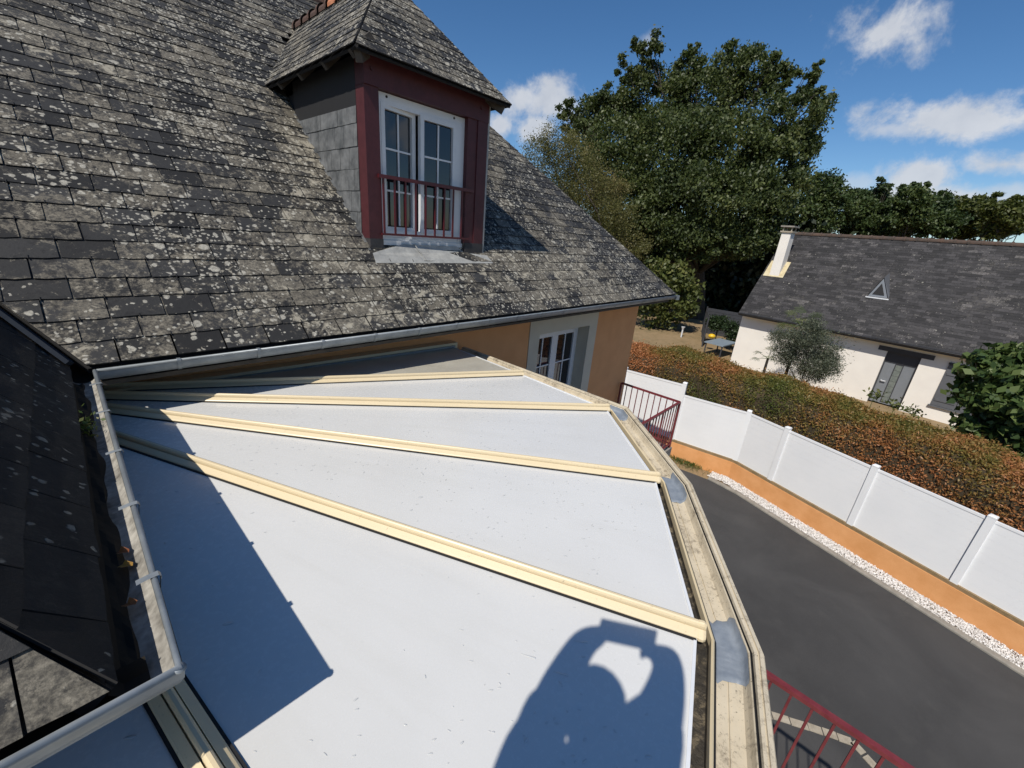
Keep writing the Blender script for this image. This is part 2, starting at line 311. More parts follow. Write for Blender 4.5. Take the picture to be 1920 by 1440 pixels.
m, t = newmat('asphalt'); P = N(t, 'ShaderNodeNewGeometry').outputs['Position']
n1 = NOISE(t, P, .55, 6, .6, .5); n2 = NOISE(t, P, 4, 6, .6); n3 = NOISE(t, P, 190, 3, .8)
c = MIX(t, RAMP(t, n1, [(.38, 0), (.66, 1)]), (.036, .0352, .035), (.056, .0547, .0535)); c = MIX(t, RAMP(t, n2, [(.55, 0), (.8, .5)]), c, (.062, .060, .056))
c = MIX(t, RAMP(t, n3, [(.5, 0), (.8, .6)]), c, (.10, .10, .10)); finish(t, c, .85, n3, .6, .006); M['asphalt'] = m
m, t = newmat('dry_ground'); P = N(t, 'ShaderNodeNewGeometry').outputs['Position']
n1 = NOISE(t, P, .35, 6, .6); n2 = NOISE(t, P, 3.5, 7, .7)
c = RAMP(t, MATH(t, 'ADD', MATH(t, 'MULTIPLY', n1, .5), MATH(t, 'MULTIPLY', n2, .5)), [(.3, (.12, .10, .045)), (.5, (.25, .175, .09)), (.7, (.32, .225, .13))])
finish(t, c, .95, n2, .8, .05); M['ground'] = m
m, t = newmat('white_gravel'); r = N(t, 'ShaderNodeAttribute', attribute_name='rnd').outputs['Fac']
finish(t, RAMP(t, r, [(0, (.38, .36, .33)), (.25, (.66, .63, .6)), (1, (.84, .81, .78))]), .8); M['gravel'] = m
G = lambda *a: tuple(a)
M['oakleaf'] = leaf_mat('oak_leaf', [(0, G(.018, .030, .010)), (.4, G(.046, .064, .020)), (.75, G(.092, .112, .034)), (1, G(.165, .17, .06))], .2, big=(.35, .35))
M['birchleaf'] = leaf_mat('willow_leaf', [(0, G(.05, .055, .018)), (.45, G(.11, .108, .035)), (.75, G(.16, .14, .05)), (1, G(.22, .145, .065))], .25, big=(.45, .6))
M['farleaf'] = leaf_mat('hedgerow_leaf', [(0, G(.016, .03, .013)), (.5, G(.042, .068, .022)), (1, G(.10, .125, .036))], .18, big=(.2, .4))
M['farleaf2'] = leaf_mat('hedgerow_leaf_light', [(0, G(.03, .042, .012)), (.5, G(.07, .085, .02)), (1, G(.14, .14, .035))], .2, big=(.2, .4))
M['figleaf'] = leaf_mat('fig_leaf', [(0, G(.024, .05, .016)), (.5, G(.062, .10, .028)), (1, G(.15, .19, .06))], .22)
M['chestleaf'] = leaf_mat('broad_leaf', [(0, G(.035, .05, .012)), (.5, G(.09, .11, .03)), (1, G(.16, .16, .05))], .25)
M['oliveleaf'] = leaf_mat('olive_leaf', [(0, G(.035, .045, .028)), (.5, G(.085, .10, .065)), (1, G(.17, .185, .13))], .12)
M['palmleaf'] = leaf_mat('palm_leaf', [(0, G(.03, .05, .02)), (.6, G(.07, .10, .03)), (1, G(.32, .33, .10))], .2)
M['darkleaf'] = leaf_mat('topiary_leaf', [(0, G(.012, .024, .010)), (1, G(.04, .065, .022))], .12)
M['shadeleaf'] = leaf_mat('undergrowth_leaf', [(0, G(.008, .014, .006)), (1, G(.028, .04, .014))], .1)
M['hedgeleaf'] = leaf_mat('hedge_leaf', [(0, G(.045, .068, .016)), (.25, G(.10, .115, .026)), (.42, G(.20, .15, .04)), (.6, G(.34, .15, .055)), (.82, G(.42, .17, .07)), (1, G(.5, .25, .11))], .2, big=(.38, .80))
M['hedgecore'] = simple('hedge_twigs', (.075, .05, .026), (.03, .026, .014), 9, .95, .8, 25)
M['grass'] = leaf_mat('grass_blade', [(0, G(.03, .06, .012)), (.7, G(.08, .12, .025)), (1, G(.22, .2, .08))], .25)
M['dryleaf'] = leaf_mat('dry_leaf', [(0, G(.22, .07, .03)), (1, G(.38, .22, .05))], .25)

# ================================================================== SETTING
ZD = -6.55                                       # driveway level
FP2 = np.array([12.669, 2.251]); FD = nrm([-.339, -.941]); FN = np.array([-FD[1], FD[0]])     # fence bend, direction, outward normal
FP1 = np.array([12.44, 4.07]); FD0 = nrm(FP1 - FP2)
def drive_z(y): return ZD
def fpt(s, off=0.0):                              # point along the fence line; s<0 runs back towards the house
    p = FP2 + FD * s if s >= 0 else FP2 - FD0 * s
    k = min(1, max(0, (s + 1.5) / 3.0)) if abs(off) > .3 else float(s >= 0)
    n = nrm(FN * k + np.array([FD0[1], -FD0[0]]) * (1 - k))
    return p + n * off
mb = MB(); S_ = [-14, -6, -4, -2, 0, 2, 4, 6, 9, 14, 40]
near = [fpt(s, .02) for s in S_]
for i in range(len(S_) - 1):
    (a, b) = near[i], near[i + 1]; z0 = z1 = ZD - .02
    ya, yb = a[1], b[1]
    mb.add([(-60, ya, z0), (a[0], ya, z0), (b[0], yb, z1), (-60, yb, z1)], [(0, 1, 2, 3)])
    mb.add([(a[0], ya, z0), (a[0], ya, -5.92), (b[0], yb, -5.92), (b[0], yb, z1)], [(0, 1, 2, 3)])
    mb.add([(a[0], ya, -5.92), (500, ya, -5.92), (500, yb, -5.92), (b[0], yb, -5.92)], [(0, 1, 2, 3)])
yA, yB = near[0][1], near[-1][1]
mb.add([(-60, yA, ZD - .02), (500, yA, -5.92), (500, 500, -5.92), (-60, 500, ZD - .02)], [(0, 1, 2, 3)])
tag(mb.build('ground', M['ground']), kind='structure')
mb = MB(); ys = [6.2, 4, 2.2, 1, 0, -.6, -1.5, -3, -5, -8, -12]
def fx_at(y, off):                                # x of the line parallel to the fence at a given y
    if y <= FP2[1]: s = (FP2[1] - y) / -FD[1]; return (FP2 + FD * s)[0] + off / FN[0]
    return (FP2 + FD0 * ((y - FP2[1]) / FD0[1]))[0] + off
ys = [3.9, 3.0, 2.25, 1, 0, -.6, -1.5, -3, -5, -8, -12]
for a, b in zip(ys[:-1], ys[1:]):
    for k in range(6):
        x0a = 3.0 + (fx_at(a, -.53) - 3.0) * k / 6; x1a = 3.0 + (fx_at(a, -.53) - 3.0) * (k + 1) / 6
        x0b = 3.0 + (fx_at(b, -.53) - 3.0) * k / 6; x1b = 3.0 + (fx_at(b, -.53) - 3.0) * (k + 1) / 6
        za, zb = drive_z(a), drive_z(b); mb.add([(x0a, a, za), (x0b, b, zb), (x1b, b, zb), (x1a, a, za)], [(0, 1, 2, 3)])
tag(mb.build('driveway', M['asphalt']), kind='structure')
# kerb stones along the driveway
kr = bpy.data.objects.new('kerb', None); put(kr, None, Matrix.Translation(Vector((*fpt(0, -.33), ZD)))); tag(kr, kind='structure')
s = -.35
while s < 8.5:
    L = .98; a, b = fpt(s, -.475), fpt(s + L, -.475); z = drive_z((a[1] + b[1]) / 2)
    mb = MB(); n = np.array([*FN, 0]); a3, b3 = np.array([*a, drive_z(a[1])]), np.array([*b, drive_z(b[1])])
    prof = [(-.07, -.05), (-.07, .03), (-.055, .045), (.06, .05), (.07, .04), (.07, -.05)]
    mb.loft([[p + n * o + np.array([0, 0, h]) for o, h in prof] for p in (a3, b3)], closed=True, cap=True)
    mb.build('kerb_stone', M['concrete'], kr); s += L + .008
# white gravel between kerb and wall
mb = MB(); g0 = [fpt(s, -.29) for s in (-.4, 2, 4, 6, 9)]; g1 = [fpt(s, -.01) for s in (-.4, 2, 4, 6, 9)]
n = 12500; sv = RNG.uniform(-.45, 8.5, n); ov = RNG.uniform(-.405, -.012, n)
C = np.array([[*fpt(a, b), 0] for a, b in zip(sv, ov)]); C[:, 2] = [drive_z(y) for y in C[:, 1]]; C[:, 2] += RNG.uniform(.025, .055, n)
co = np.empty((n * 3, 4, 3)); rr = RNG.uniform(.010, .021, n)[:, None]
for k, (dx, dy) in enumerate(((1, 0), (-.5, .87), (-.5, -.87))):     # three facets of a small pebble
    a = RNG.normal(size=(n, 3)) * .25
    top = C + np.array([0, 0, .9]) * rr; e1 = C + np.array([dx, dy, 0]) * rr + a * rr; th = math.radians(120)
    e2 = C + np.array([dx * math.cos(th) - dy * math.sin(th), dx * math.sin(th) + dy * math.cos(th), 0]) * rr + a * rr
    co[k::3, 0] = top; co[k::3, 1] = e1; co[k::3, 2] = (e1 + e2) / 2 * 1.0 - np.array([0, 0, .3]) * rr; co[k::3, 3] = e2
o = fastquads('gravel_strip', co.reshape(-1, 3), M['gravel'], rnd=np.repeat(RNG.uniform(0, 1, n), 3))
tag(o, 'white gravel strip between concrete kerb and orange wall', 'gravel', kind='stuff')
# paver edging set into the driveway under the railing
pe = bpy.data.objects.new('paved_edging', None); put(pe, None, Matrix.Translation(Vector((6.4, -.9, ZD)))); tag(pe, kind='structure')
pts = [np.array(p) for p in [(5.45, .5), (5.88, -.22), (6.23, -.86), (6.47, -1.37), (6.32, -1.66), (5.9, -2.0)]]
for a, b in zip(pts[:-1], pts[1:]):
    L = np.linalg.norm(b - a); k = max(1, round(L / .21)); d = (b - a) / L; q = np.array([-d[1], d[0]])
    for i in range(k):
        c = a + d * (i + .5) * L / k + RNG.normal(size=2) * .004; zz = drive_z(c[1])
        MB().obox((*c, zz - .02), (*(d * (L / k / 2 - .006)), 0), (*(q * .055), 0), (0, 0, .032)).build('paver', M['stonepaver'], pe)
# terrace slab on its basement wall
mb = MB(); poly = [(-.5, 4.0), (-.5, 1.52), (-3.5, 1.52), (-3.5, -1.78), (3.1, -1.78), (3.1, 2.62), (8.16, 2.62), (8.16, 4.0)]
mb.slab([(x, y, -4.05) for x, y in poly], (0, 0, 1), .2)
ip = [(-.4, 3.95), (-.4, 1.55), (-3.4, 1.55), (-3.4, -1.66), (2.98, -1.66), (2.98, 2.74), (8.04, 2.74), (8.04, 3.95)]
mb.slab([(x, y, -4.26) for x, y in ip], (0, 0, 1), 2.75)
tag(mb.build('terrace', M['concrete']), kind='structure')

# ================================================================== slates
def clip(poly, region):
    out = poly
    for i in range(len(region)):
        a, b = region[i], region[(i + 1) % len(region)]; inp = out; out = []
        if not inp: return []
        side = lambda p: (b[0] - a[0]) * (p[1] - a[1]) - (b[1] - a[1]) * (p[0] - a[0])
        for j in range(len(inp)):
            p, q = inp[j], inp[(j + 1) % len(inp)]; sp, sq = side(p), side(q)
            if sp >= 0: out.append(p)
            if (sp >= 0) != (sq >= 0):
                k = sp / (sp - sq); out.append((p[0] + (q[0] - p[0]) * k, p[1] + (q[1] - p[1]) * k))
    return out
def area(p): return abs(sum(p[i][0] * p[(i + 1) % len(p)][1] - p[(i + 1) % len(p)][0] * p[i][1] for i in range(len(p)))) / 2
def slates(O, U, V, region, e, wd, mat, parent, limit, name='slate', th=.009, skip=None, u0=0.0, gap=.006, lap=2.15, lift=.014, hooks=None, jit=1.0):
    O, U, V = np.asarray(O, float), nrm(U), nrm(V); Nn = np.cross(U, V); L = e * lap
    umin = min(p[0] for p in region) - wd; umax = max(p[0] for p in region) + wd; vmax = max(p[1] for p in region)
    variants = []
    for k in range(7):
        xs = [-.5, -.28, 0, .25, .5]
        poly = [(x * (wd - gap), (random.uniform(-.005, .004) if 0 < i < 4 else random.uniform(-.003, .006)) * jit) for i, x in enumerate(xs)] + [((wd - gap) / 2, L), (-(wd - gap) / 2, L)]
        variants.append(poly)
    def shape(poly, v0):
        k = len(poly); top = [(x, y, lift * (1 - y / L) + th) for x, y in poly]; bot = [(x, y, lift * (1 - y / L)) for x, y in poly]
        return top + bot, [tuple(range(k))] + [(i, k + i, k + (i + 1) % k, (i + 1) % k) for i in range(k)]
    mats = [mat, M['slate_edge']]
    def sadd(b, vs_, fs_): b.mi = 0; b.add(vs_, fs_[:1]); n0 = len(b.v) - len(vs_); b.f += [tuple(n0 + i for i in f) for f in fs_[1:]]; b.m += [1] * (len(fs_) - 1)
    vm = []
    for p in variants:
        b = MB(); sadd(b, *shape(p, 0)); vm.append(b.mesh(name, mats))
    items = []; row = 0; v = 0.0
    while v < vmax:
        uu = u0 + umin + (row % 2) * wd / 2 + random.uniform(-.012, .012)
        while uu < umax:
            k = random.randrange(7); full = [(uu + x, v + y) for x, y in variants[k]]; poly = clip(full, region)
            vis = clip([(uu - wd / 2, v), (uu + wd / 2, v), (uu + wd / 2, v + e), (uu - wd / 2, v + e)], region)
            if len(poly) >= 3 and len(vis) >= 3 and area(vis) > .0012 and not (skip and skip(uu, v + e / 2)):
                P = [px(O + U * a + V * b) for a, b in vis]; inside = any(-40 < x < 1960 and -40 < y < 1480 for x, y in P)
                dep = np.dot(CM.T @ (O + U * uu + V * v), (0, 0, 1)); score = area(P) if inside and dep > 0 else 0
                items.append((score, uu, v, k, poly, abs(area(poly) - area(full)) < 1e-6))
            uu += wd
        v += e; row += 1
    items.sort(key=lambda q: -q[0]); rest = MB(); hk = MB()
    for i, (sc, uu, v, k, poly, whole) in enumerate(items):
        ang = random.gauss(0, .006) * jit; dz = random.uniform(0, .003)
        mw = Matrix(((U[0], V[0], Nn[0], 0), (U[1], V[1], Nn[1], 0), (U[2], V[2], Nn[2], 0), (0, 0, 0, 1)))
        c = O + U * uu + V * v + Nn * dz
        mw = Matrix.Translation(Vector(c)) @ mw @ Matrix.Rotation(ang, 4, 'Z')
        if hooks is not None and i < 260 and whole: 
            q = c + Nn * (lift + th + .002); hk.bar(q - V * .012, q + V * .022, .004, .006, Nn)
        if i < limit and sc > 0:
            if whole: put(bpy.data.objects.new(name, vm[k]), parent, mw)
            else: b = MB(); sadd(b, *shape([(a - uu, c2 - v) for a, c2 in poly], 0)); b.build(name, mats, parent, mw=mw)
        else:
            vs, fs = shape([(a - uu, c2 - v) for a, c2 in poly], 0); rest.cur = random.random() * .98 + .01
            sadd(rest, [mw @ Vector(p) for p in vs], fs)
    if rest.f: tag(rest.build('far_slates', mats, parent), kind='stuff')
    if hk.f: tag(hk.build('slate_hooks', M['black'], parent), kind='stuff')

# ================================================================== THE HOUSE
K = 1.0222
T40 = math.radians(40); EY, EZ = 3.475, -.985
RV = np.array([0, math.cos(T40), math.sin(T40)]); RN = np.array([0, -math.sin(T40), math.cos(T40)])
RIDGE_RUN = 8.70 - EY; SL = RIDGE_RUN / math.cos(T40); HX = 8.74
house = empty('house', (4, 6, ZD), 'orange rendered house with lichened slate roof and red framed dormer', 'house')
VX, PB = -.035, math.radians(50.6)                 # valley foot; wing slope pitch
vslope = math.tan(T40) / math.tan(PB)
reg = [(VX, 0), (HX, 0), (HX - .70 * RIDGE_RUN, SL), (VX - vslope * RIDGE_RUN, SL)]
O = np.array([0, EY, EZ])
roof = MB().slab([O + np.array([1, 0, 0]) * a + RV * b - RN * .008 for a, b in reg], RN, .06)
hipn = nrm(np.cross(np.array([-.70, 1, math.tan(T40)]), [0, 1, 0])); hipn = hipn if hipn[2] > 0 else -hipn
hc = [(HX, EY, EZ - .01), (HX, 8.70 * 2 - EY, EZ - .01), (HX - .70 * RIDGE_RUN, 8.70, EZ + SL * math.sin(T40) - .01)]
roof.slab(hc, hipn, .05)
zr = EZ + SL * math.sin(T40)
roof.slab([(HX, 17.4 - EY, EZ - .01), (-6, 17.4 - EY, EZ - .01), (-6, 8.70, zr - .01), (HX - .70 * RIDGE_RUN, 8.70, zr - .01)], (0, math.sin(T40), math.cos(T40)), .05)
roof = roof.build('roof', M['batten'], house)
tag(roof, 'steep slate roof spotted with white and tan lichen')
DX0, DX1, DYF = 2.235 * K, 3.80 * K, 4.17 * K      # dormer sides and face
def skipd(u, v):
    y = EY + v * math.cos(T40); z = EZ + v * math.sin(T40)
    return DX0 + .10 < u < DX1 - .1 and y > DYF + .12 and z < 2.5 and abs(u - 3.08) < 1.0 - max(0, (z - 1.4)) * .85
slates(O, (1, 0, 0), RV, reg, .1745, .288, M['slate'], roof, 300, skip=skipd, u0=.16, hooks=True, lift=.019, th=.014, gap=.011, jit=1.5)
# ridge tiles on the main ridge
for i in range(22):
    x = HX - .70 * RIDGE_RUN - .05 - i * .36
    ring = lambda xx, r: [(xx, 8.70 + r * math.cos(a), zr - .03 + r * math.sin(a)) for a in np.linspace(-.2, math.pi + .2, 9)]
    MB().loft([ring(x, .10), ring(x - .30, .10), ring(x - .31, .125), ring(x - .37, .125)]).build('ridge_tile', M['clay'], roof, smooth=False)
# wing roof: shaded slope (B) above the conservatory, hipped end (C) towards the camera
BX, CY = -.118, .975
BV = np.array([-math.cos(PB), 0, math.sin(PB)]); TC = math.radians(46); CV = np.array([0, math.cos(TC), math.sin(TC)])
WR = 1.9; hB = WR * math.tan(PB); cy1 = CY + hB / math.tan(TC)
OB = np.array([BX, 0, EZ]); UB = np.array([0, 1, 0]); BN = np.cross(UB, BV)
SB = WR / math.cos(PB); vy = lambda run: EY + (run * math.tan(PB)) / math.tan(T40)
regB = [(CY, 0), (EY + .02, 0), (vy(WR) + .02, SB), (cy1, SB)]
wing = MB().slab([OB + UB * a + BV * b - BN * .01 for a, b in regB], BN, .05)
OC = np.array([0, CY, EZ]); UC = np.array([1, 0, 0]); CN = np.cross(UC, CV); SC = (cy1 - CY) / math.cos(TC)
regC = [(BX - 2 * WR, 0), (BX, 0), (BX - WR, SC)]
wing.slab([OC + UC * a + CV * b - CN * .01 for a, b in regC], CN, .05)
wing.slab([(BX - 2 * WR, CY, EZ - .01), (BX - WR, cy1, EZ + hB - .01), (BX - WR, vy(WR), EZ + hB - .01), (BX - 2 * WR, vy(WR), EZ - .01)], nrm((-math.sin(PB), 0, math.cos(PB))), .05)
wing = wing.build('wing_roof', M['batten'], house); tag(wing, 'shaded near black slate slope above the zinc gutter')
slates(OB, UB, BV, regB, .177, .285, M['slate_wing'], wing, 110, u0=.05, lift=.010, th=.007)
slates(OC, UC, CV, regC, .15, .30, M['slate_hip'], wing, 14, u0=-.07, lift=.02, th=.011)
# zinc valley edge between the two slopes, its shade put into the colour
mb = MB(); va = np.array([BX + .0, EY + .0, EZ + .02]); vb = np.array([BX - 1.2, vy(1.2), EZ + 1.2 * math.tan(PB) + .02]); vd = nrm(vb - va)
sd = nrm(np.cross(vd, BN)); mb.obox((va + vb) / 2 + BN * .028 - sd * .012, (vb - va) / 2, sd * .022, BN * .012)
mb.build('valley_flashing', M['shaded_zinc'], house)
# walls
wl = MB(); zt = -.93
def wallx(y, x0, x1, z0, z1, th=.28, sgn=1): wl.box((x0, min(y, y + sgn * th), z0), (x1, max(y, y + sgn * th), z1))
WY = 4.06; ox0, ox1, oz1, oz0 = 5.05, 6.50, -1.525, -4.05
wallx(WY, -.55, ox0 - .12, ZD, zt); wallx(WY, ox1 + .12, 8.36, ZD, zt); wallx(WY, ox0 - .12, ox1 + .12, oz1 + .12, zt); wallx(WY, ox0 - .12, ox1 + .12, ZD, oz0)
wl.box((8.08, WY + .28, ZD), (8.36, 13.2, zt)); wl.box((-.83, 1.53, ZD), (-.55, WY, zt)); wl.box((-3.6, 1.53, ZD), (-.83, 1.81, zt)); wl.box((-3.6, 1.81, ZD), (-3.32, 13, zt))
wl.build('wall', M['orange'], house)
mb = MB()   # pale render surround of the French window
mb.box((4.80, WY - .012, oz0), (ox0 - .1, WY - .001, -1.02)); mb.box((ox1 + .1, WY - .012, oz0), (6.76, WY - .001, -1.02)); mb.box((ox0 - .1, WY - .012, oz1 + .1), (ox1 + .1, WY - .001, -1.02))
mb.box((ox0 - .1, WY - .012, oz0), (ox0, WY + .30, oz1 + .1)); mb.box((ox1, WY - .012, oz0), (ox1 + .1, WY + .30, oz1 + .1)); mb.box((ox0, WY - .012, oz1), (ox1, WY + .30, oz1 + .1))
mb.build('window_surround', M['surround'], house)
mb = MB(); mb.box((-.4, EY + .06, -1.13), (8.6, WY + .1, -1.10)); mb.box((-.55, CY + .06, -1.13), (-.10, EY + .06, -1.10)); mb.box((-3.4, CY + .06, -1.131), (-.55, 1.6, -1.101)); mb.box((8.3, WY, -1.13), (8.62, 13.0, -1.10))
mb.build('soffit', M['wood'], house)
# French window
fw = MB(); y0 = WY + .235; cx = 5.775
def frame(mb, x0, x1, z0, z1, y, w, d): 
    mb.box((x0, y, z0), (x0 + w, y + d, z1)); mb.box((x1 - w, y, z0), (x1, y + d, z1)); mb.box((x0 + w, y, z1 - w), (x1 - w, y + d, z1)); mb.box((x0 + w, y, z0), (x1 - w, y + d, z0 + w))
frame(fw, ox0, ox1, oz0 + .02, oz1, y0, .07, .07)
win = fw.build('french_window', M['pvc'], house)
for a, b in ((ox0 + .07, cx), (cx, ox1 - .07)):
    s1 = MB(); frame(s1, a, b, oz0 + .09, oz1 - .07, y0 - .025, .085, .06); s1.build('sash', M['pvc'], win)
    MB().box((a + .085, y0 + .005, oz0 + .17), (b - .085, y0 + .02, oz1 - .155)).build('pane', M['glass'], win)
    gb = MB(); xm = (a + b) / 2; gb.box((xm - .011, y0 - .012, oz0 + .17), (xm + .011, y0 + .004, oz1 - .155))
    for q in (.28, .52, .76): z = oz0 + .17 + (oz1 - .155 - oz0 - .17) * q; gb.box((a + .085, y0 - .0125, z - .011), (b - .085, y0 + .0035, z + .011))
    gb.build('glazing_bar', M['pvc'], win)
# ---- zinc gutters
def half_round(path, outn, name, brackets, capends=True):
    # path: outer rim points (rim at given z); outn: outward horizontal unit normals per point
    R = .068; prof = []
    for a in np.linspace(0, math.pi, 11): prof.append((-R + R * math.cos(a), -R * math.sin(a) * 1.05))        # outer rim (0) to inner rim (-2R)
    g = MB(); rings = [[np.asarray(p, float) + np.array([n[0] * o, n[1] * o, h]) for o, h in prof] for p, n in zip(path, outn)]
    g.loft(rings)
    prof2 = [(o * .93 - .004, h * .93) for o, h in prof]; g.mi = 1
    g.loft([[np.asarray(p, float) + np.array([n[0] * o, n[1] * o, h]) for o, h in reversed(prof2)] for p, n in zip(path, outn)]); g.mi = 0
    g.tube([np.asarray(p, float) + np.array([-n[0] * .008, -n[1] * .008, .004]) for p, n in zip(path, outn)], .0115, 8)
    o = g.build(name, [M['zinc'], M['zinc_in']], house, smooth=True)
    for c, n in brackets:
        b = MB(); c = np.asarray(c, float); n = np.array([n[0], n[1], 0]); tv = np.array([-n[1], n[0], 0])
        pr = [(.006 - (R + .006) + (R + .006) * math.cos(a), -(R + .005) * math.sin(a) * 1.05) for a in np.linspace(-.0, 2.6, 8)]
        top = [(-.045, .012), (-.02, .016), (.004, .017), (.009, .008)]
        pr = top + pr
        b.loft([[c + n * o2 + np.array([0, 0, h]) + tv * s for o2, h in pr] for s in (-.011, .011)]); b.build('gutter_bracket', M['zinc'], o)
    return o
GZ = -1.0
db = MB(); rows = []  # litter strip that also paints the shade on the gutter's inner side
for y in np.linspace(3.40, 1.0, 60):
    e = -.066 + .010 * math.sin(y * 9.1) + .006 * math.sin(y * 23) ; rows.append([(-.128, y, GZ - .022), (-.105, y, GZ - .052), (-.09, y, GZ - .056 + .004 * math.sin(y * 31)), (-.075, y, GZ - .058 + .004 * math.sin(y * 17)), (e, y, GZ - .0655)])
db.loft(rows); db.build('gutter_shade_litter', M['litter_shade'], house)
db = MB(); db.loft([[(x, 1.06, GZ - .022), (x, 1.04, GZ - .052), (x, 1.02, GZ - .057), (x, .995 + .008 * math.sin(x * 21), GZ - .066)] for x in np.linspace(-.06, -3.5, 50)]); db.build('gutter_shade_litter', M['litter_shade'], house)
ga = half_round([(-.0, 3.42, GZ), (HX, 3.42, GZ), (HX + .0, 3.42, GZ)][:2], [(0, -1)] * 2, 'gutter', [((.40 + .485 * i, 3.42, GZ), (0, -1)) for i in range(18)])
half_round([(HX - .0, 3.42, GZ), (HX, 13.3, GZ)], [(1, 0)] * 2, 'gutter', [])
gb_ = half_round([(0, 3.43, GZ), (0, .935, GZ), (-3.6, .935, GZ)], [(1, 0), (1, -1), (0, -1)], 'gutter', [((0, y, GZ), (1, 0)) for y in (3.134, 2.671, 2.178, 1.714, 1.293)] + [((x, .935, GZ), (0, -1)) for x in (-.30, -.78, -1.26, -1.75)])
mb = MB(); mb.tube([(-.008, .943, GZ + .004), (-.006, .941, GZ + .010)], .0125, 10); mb.build('gutter_corner', M['zinc'], house, smooth=True)
MB().slab([(HX - .06, 3.42, GZ + .01), (HX + .05, 3.40, GZ + .01), (HX + .05, 3.5, GZ + .01), (HX - .02, 3.55, GZ + .03)], (0, 0, 1), .09).build('gutter_corner', M['zinc'], house)

# ---- dormer
yd = DYF; dormer = MB()
kx = lambda x: x * K
dz_e, dz_r = 1.365 * K, 2.50 * K; dxl, dxr, dxc = 2.062 * K, 3.972 * K, 3.015 * K; dyf, dya, dyr = 3.97 * K, 5.10 * K, 7.535 * K
def roofy(z): return EY + (z - EZ) / math.tan(T40)
dormer.slab([(DX0 + .02, yd + .06, -.35), (DX0 + .02, roofy(dz_e) + .1, dz_e - .02), (DX0 + .02, yd + .06, dz_e - .02)], (-1, 0, 0), .08)
dormer.slab([(DX1 - .06, yd + .06, -.35), (DX1 - .06, roofy(dz_e) + .1, dz_e - .02), (DX1 - .06, yd + .06, dz_e - .02)], (-1, 0, 0), .05)
dormer.box((DX0 + .02, yd + .10, dz_e - .06), (DX1 - .02, roofy(dz_e), dz_e - .02))
dormer = dormer.build('dormer', M['black'], house); tag(dormer, 'hipped slate dormer with dark red timber frame')
z0p, z1p = -.30 * K, 1.41 * K; pw = .15 * K
MB().box((DX0, yd, z0p + .12), (DX0 + pw, yd + .16, z1p)).build('post', M['oxblood'], dormer)
MB().box((DX1 - .30 * K, yd, z0p + .12), (DX1 - .15 * K, yd + .10, z1p)).build('post_lining', M['oxblood'], dormer)
MB().box((DX1 - .155 * K, yd - .012, z0p + .12), (DX1, yd + .16, z1p)).build('post', M['oxblood'], dormer)
MB().box((DX0 + .002, yd - .004, z0p - .06), (DX0 + pw + .004, yd + .158, z0p + .12)).build('post_base', M['greyseal'], dormer)
MB().box((DX1 - .30 * K, yd - .016, z0p - .06), (DX1 + .002, yd + .158, z0p + .12)).build('post_base', M['greyseal'], dormer)
MB().box((DX0 - .004, yd - .018, 1.172 * K), (DX1 + .004, yd + .15, z1p + .03)).build('lintel', M['oxblood'], dormer)
for x in (DX0 + .08, DX1 - .12):
    MB().tube([(x, yd - .03, 1.30 * K), (x, yd + .02, 1.30 * K)], .018, 8).build('timber_peg', M['oxblood'], dormer)
MB().box((DX1 + .003, yd - .01, z0p - .02), (DX1 + .03, yd + .02, 1.40)).build('edge_flashing', M['zinc_old'], dormer)
# dormer roof slopes with slates
pit = math.atan2(dz_r - dz_e, dxc - dxl); DVl = np.array([math.cos(pit), 0, math.sin(pit)]); DUl = np.array([0, -1, 0]); Ol = np.array([dxl, 0, dz_e]); Sl = (dxc - dxl) / math.cos(pit)
regl = [(-roofy(dz_e) - .0, 0), (-dyf, 0), (-dya, Sl), (-roofy(dz_r) - .0, Sl)]
slates(Ol, DUl, DVl, regl, .128, .23, M['slate_dormer'], dormer, 110, lift=.014, th=.011, u0=.03, gap=.009)
pf = math.atan2(dz_r - dz_e, dya - dyf); DVf = np.array([0, math.cos(pf), math.sin(pf)]); Of = np.array([0, dyf, dz_e]); Sf = (dya - dyf) / math.cos(pf)
regf = [(dxl, 0), (dxr, 0), (dxc, Sf)]
slates(Of, (1, 0, 0), DVf, regf, .128, .23, M['slate_dormer'], dormer, 110, lift=.014, th=.011, gap=.009)
mb = MB(); nl = np.cross(DUl, DVl); nf = np.cross((1, 0, 0), DVf)
mb.slab([Ol + DUl * a + DVl * b - nl * .006 for a, b in regl], nl, .022); mb.slab([Of + np.array([1., 0, 0]) * a + DVf * b - nf * .006 for a, b in regf], nf, .022)
nr2 = np.array([-nl[0], 0, nl[2]]); mb.slab([(dxr, dyf, dz_e), (dxr, roofy(dz_e), dz_e), (dxc, roofy(dz_r), dz_r), (dxc, dya, dz_r)], nr2, .03)
mb.build('roof_boarding', M['batten'], dormer)
slates(np.array([dxr, 0, dz_e]), (0, 1, 0), np.array([-math.cos(pit), 0, math.sin(pit)]), [(dyf, 0), (roofy(dz_e), 0), (roofy(dz_r), Sl), (dya, Sl)], .128, .23, M['slate_dormer'], dormer, 10, lift=.012, th=.010)
for i in range(8):
    y = roofy(dz_r) + .1 - i * .27; mt = M['claylight'] if i in (5,) else M['clay']
    ring = lambda yy, r: [(dxc + r * math.cos(a), yy, dz_r - .02 + r * math.sin(a)) for a in np.linspace(-.25, math.pi + .25, 9)]
    if y - .27 > dya - .1: MB().loft([ring(y, .085), ring(y - .22, .085), ring(y - .225, .11), ring(y - .27, .11)]).build('ridge_tile', mt, dormer)
for y in (dyf + .12, 4.75, 5.35, 5.95):           # rafter feet under the eaves
    MB().bar((dxl + .03, y, dz_e - .03), (DX0 + .05, y, dz_e + .16), .05, .07).build('rafter_foot', M['wood'], dormer)
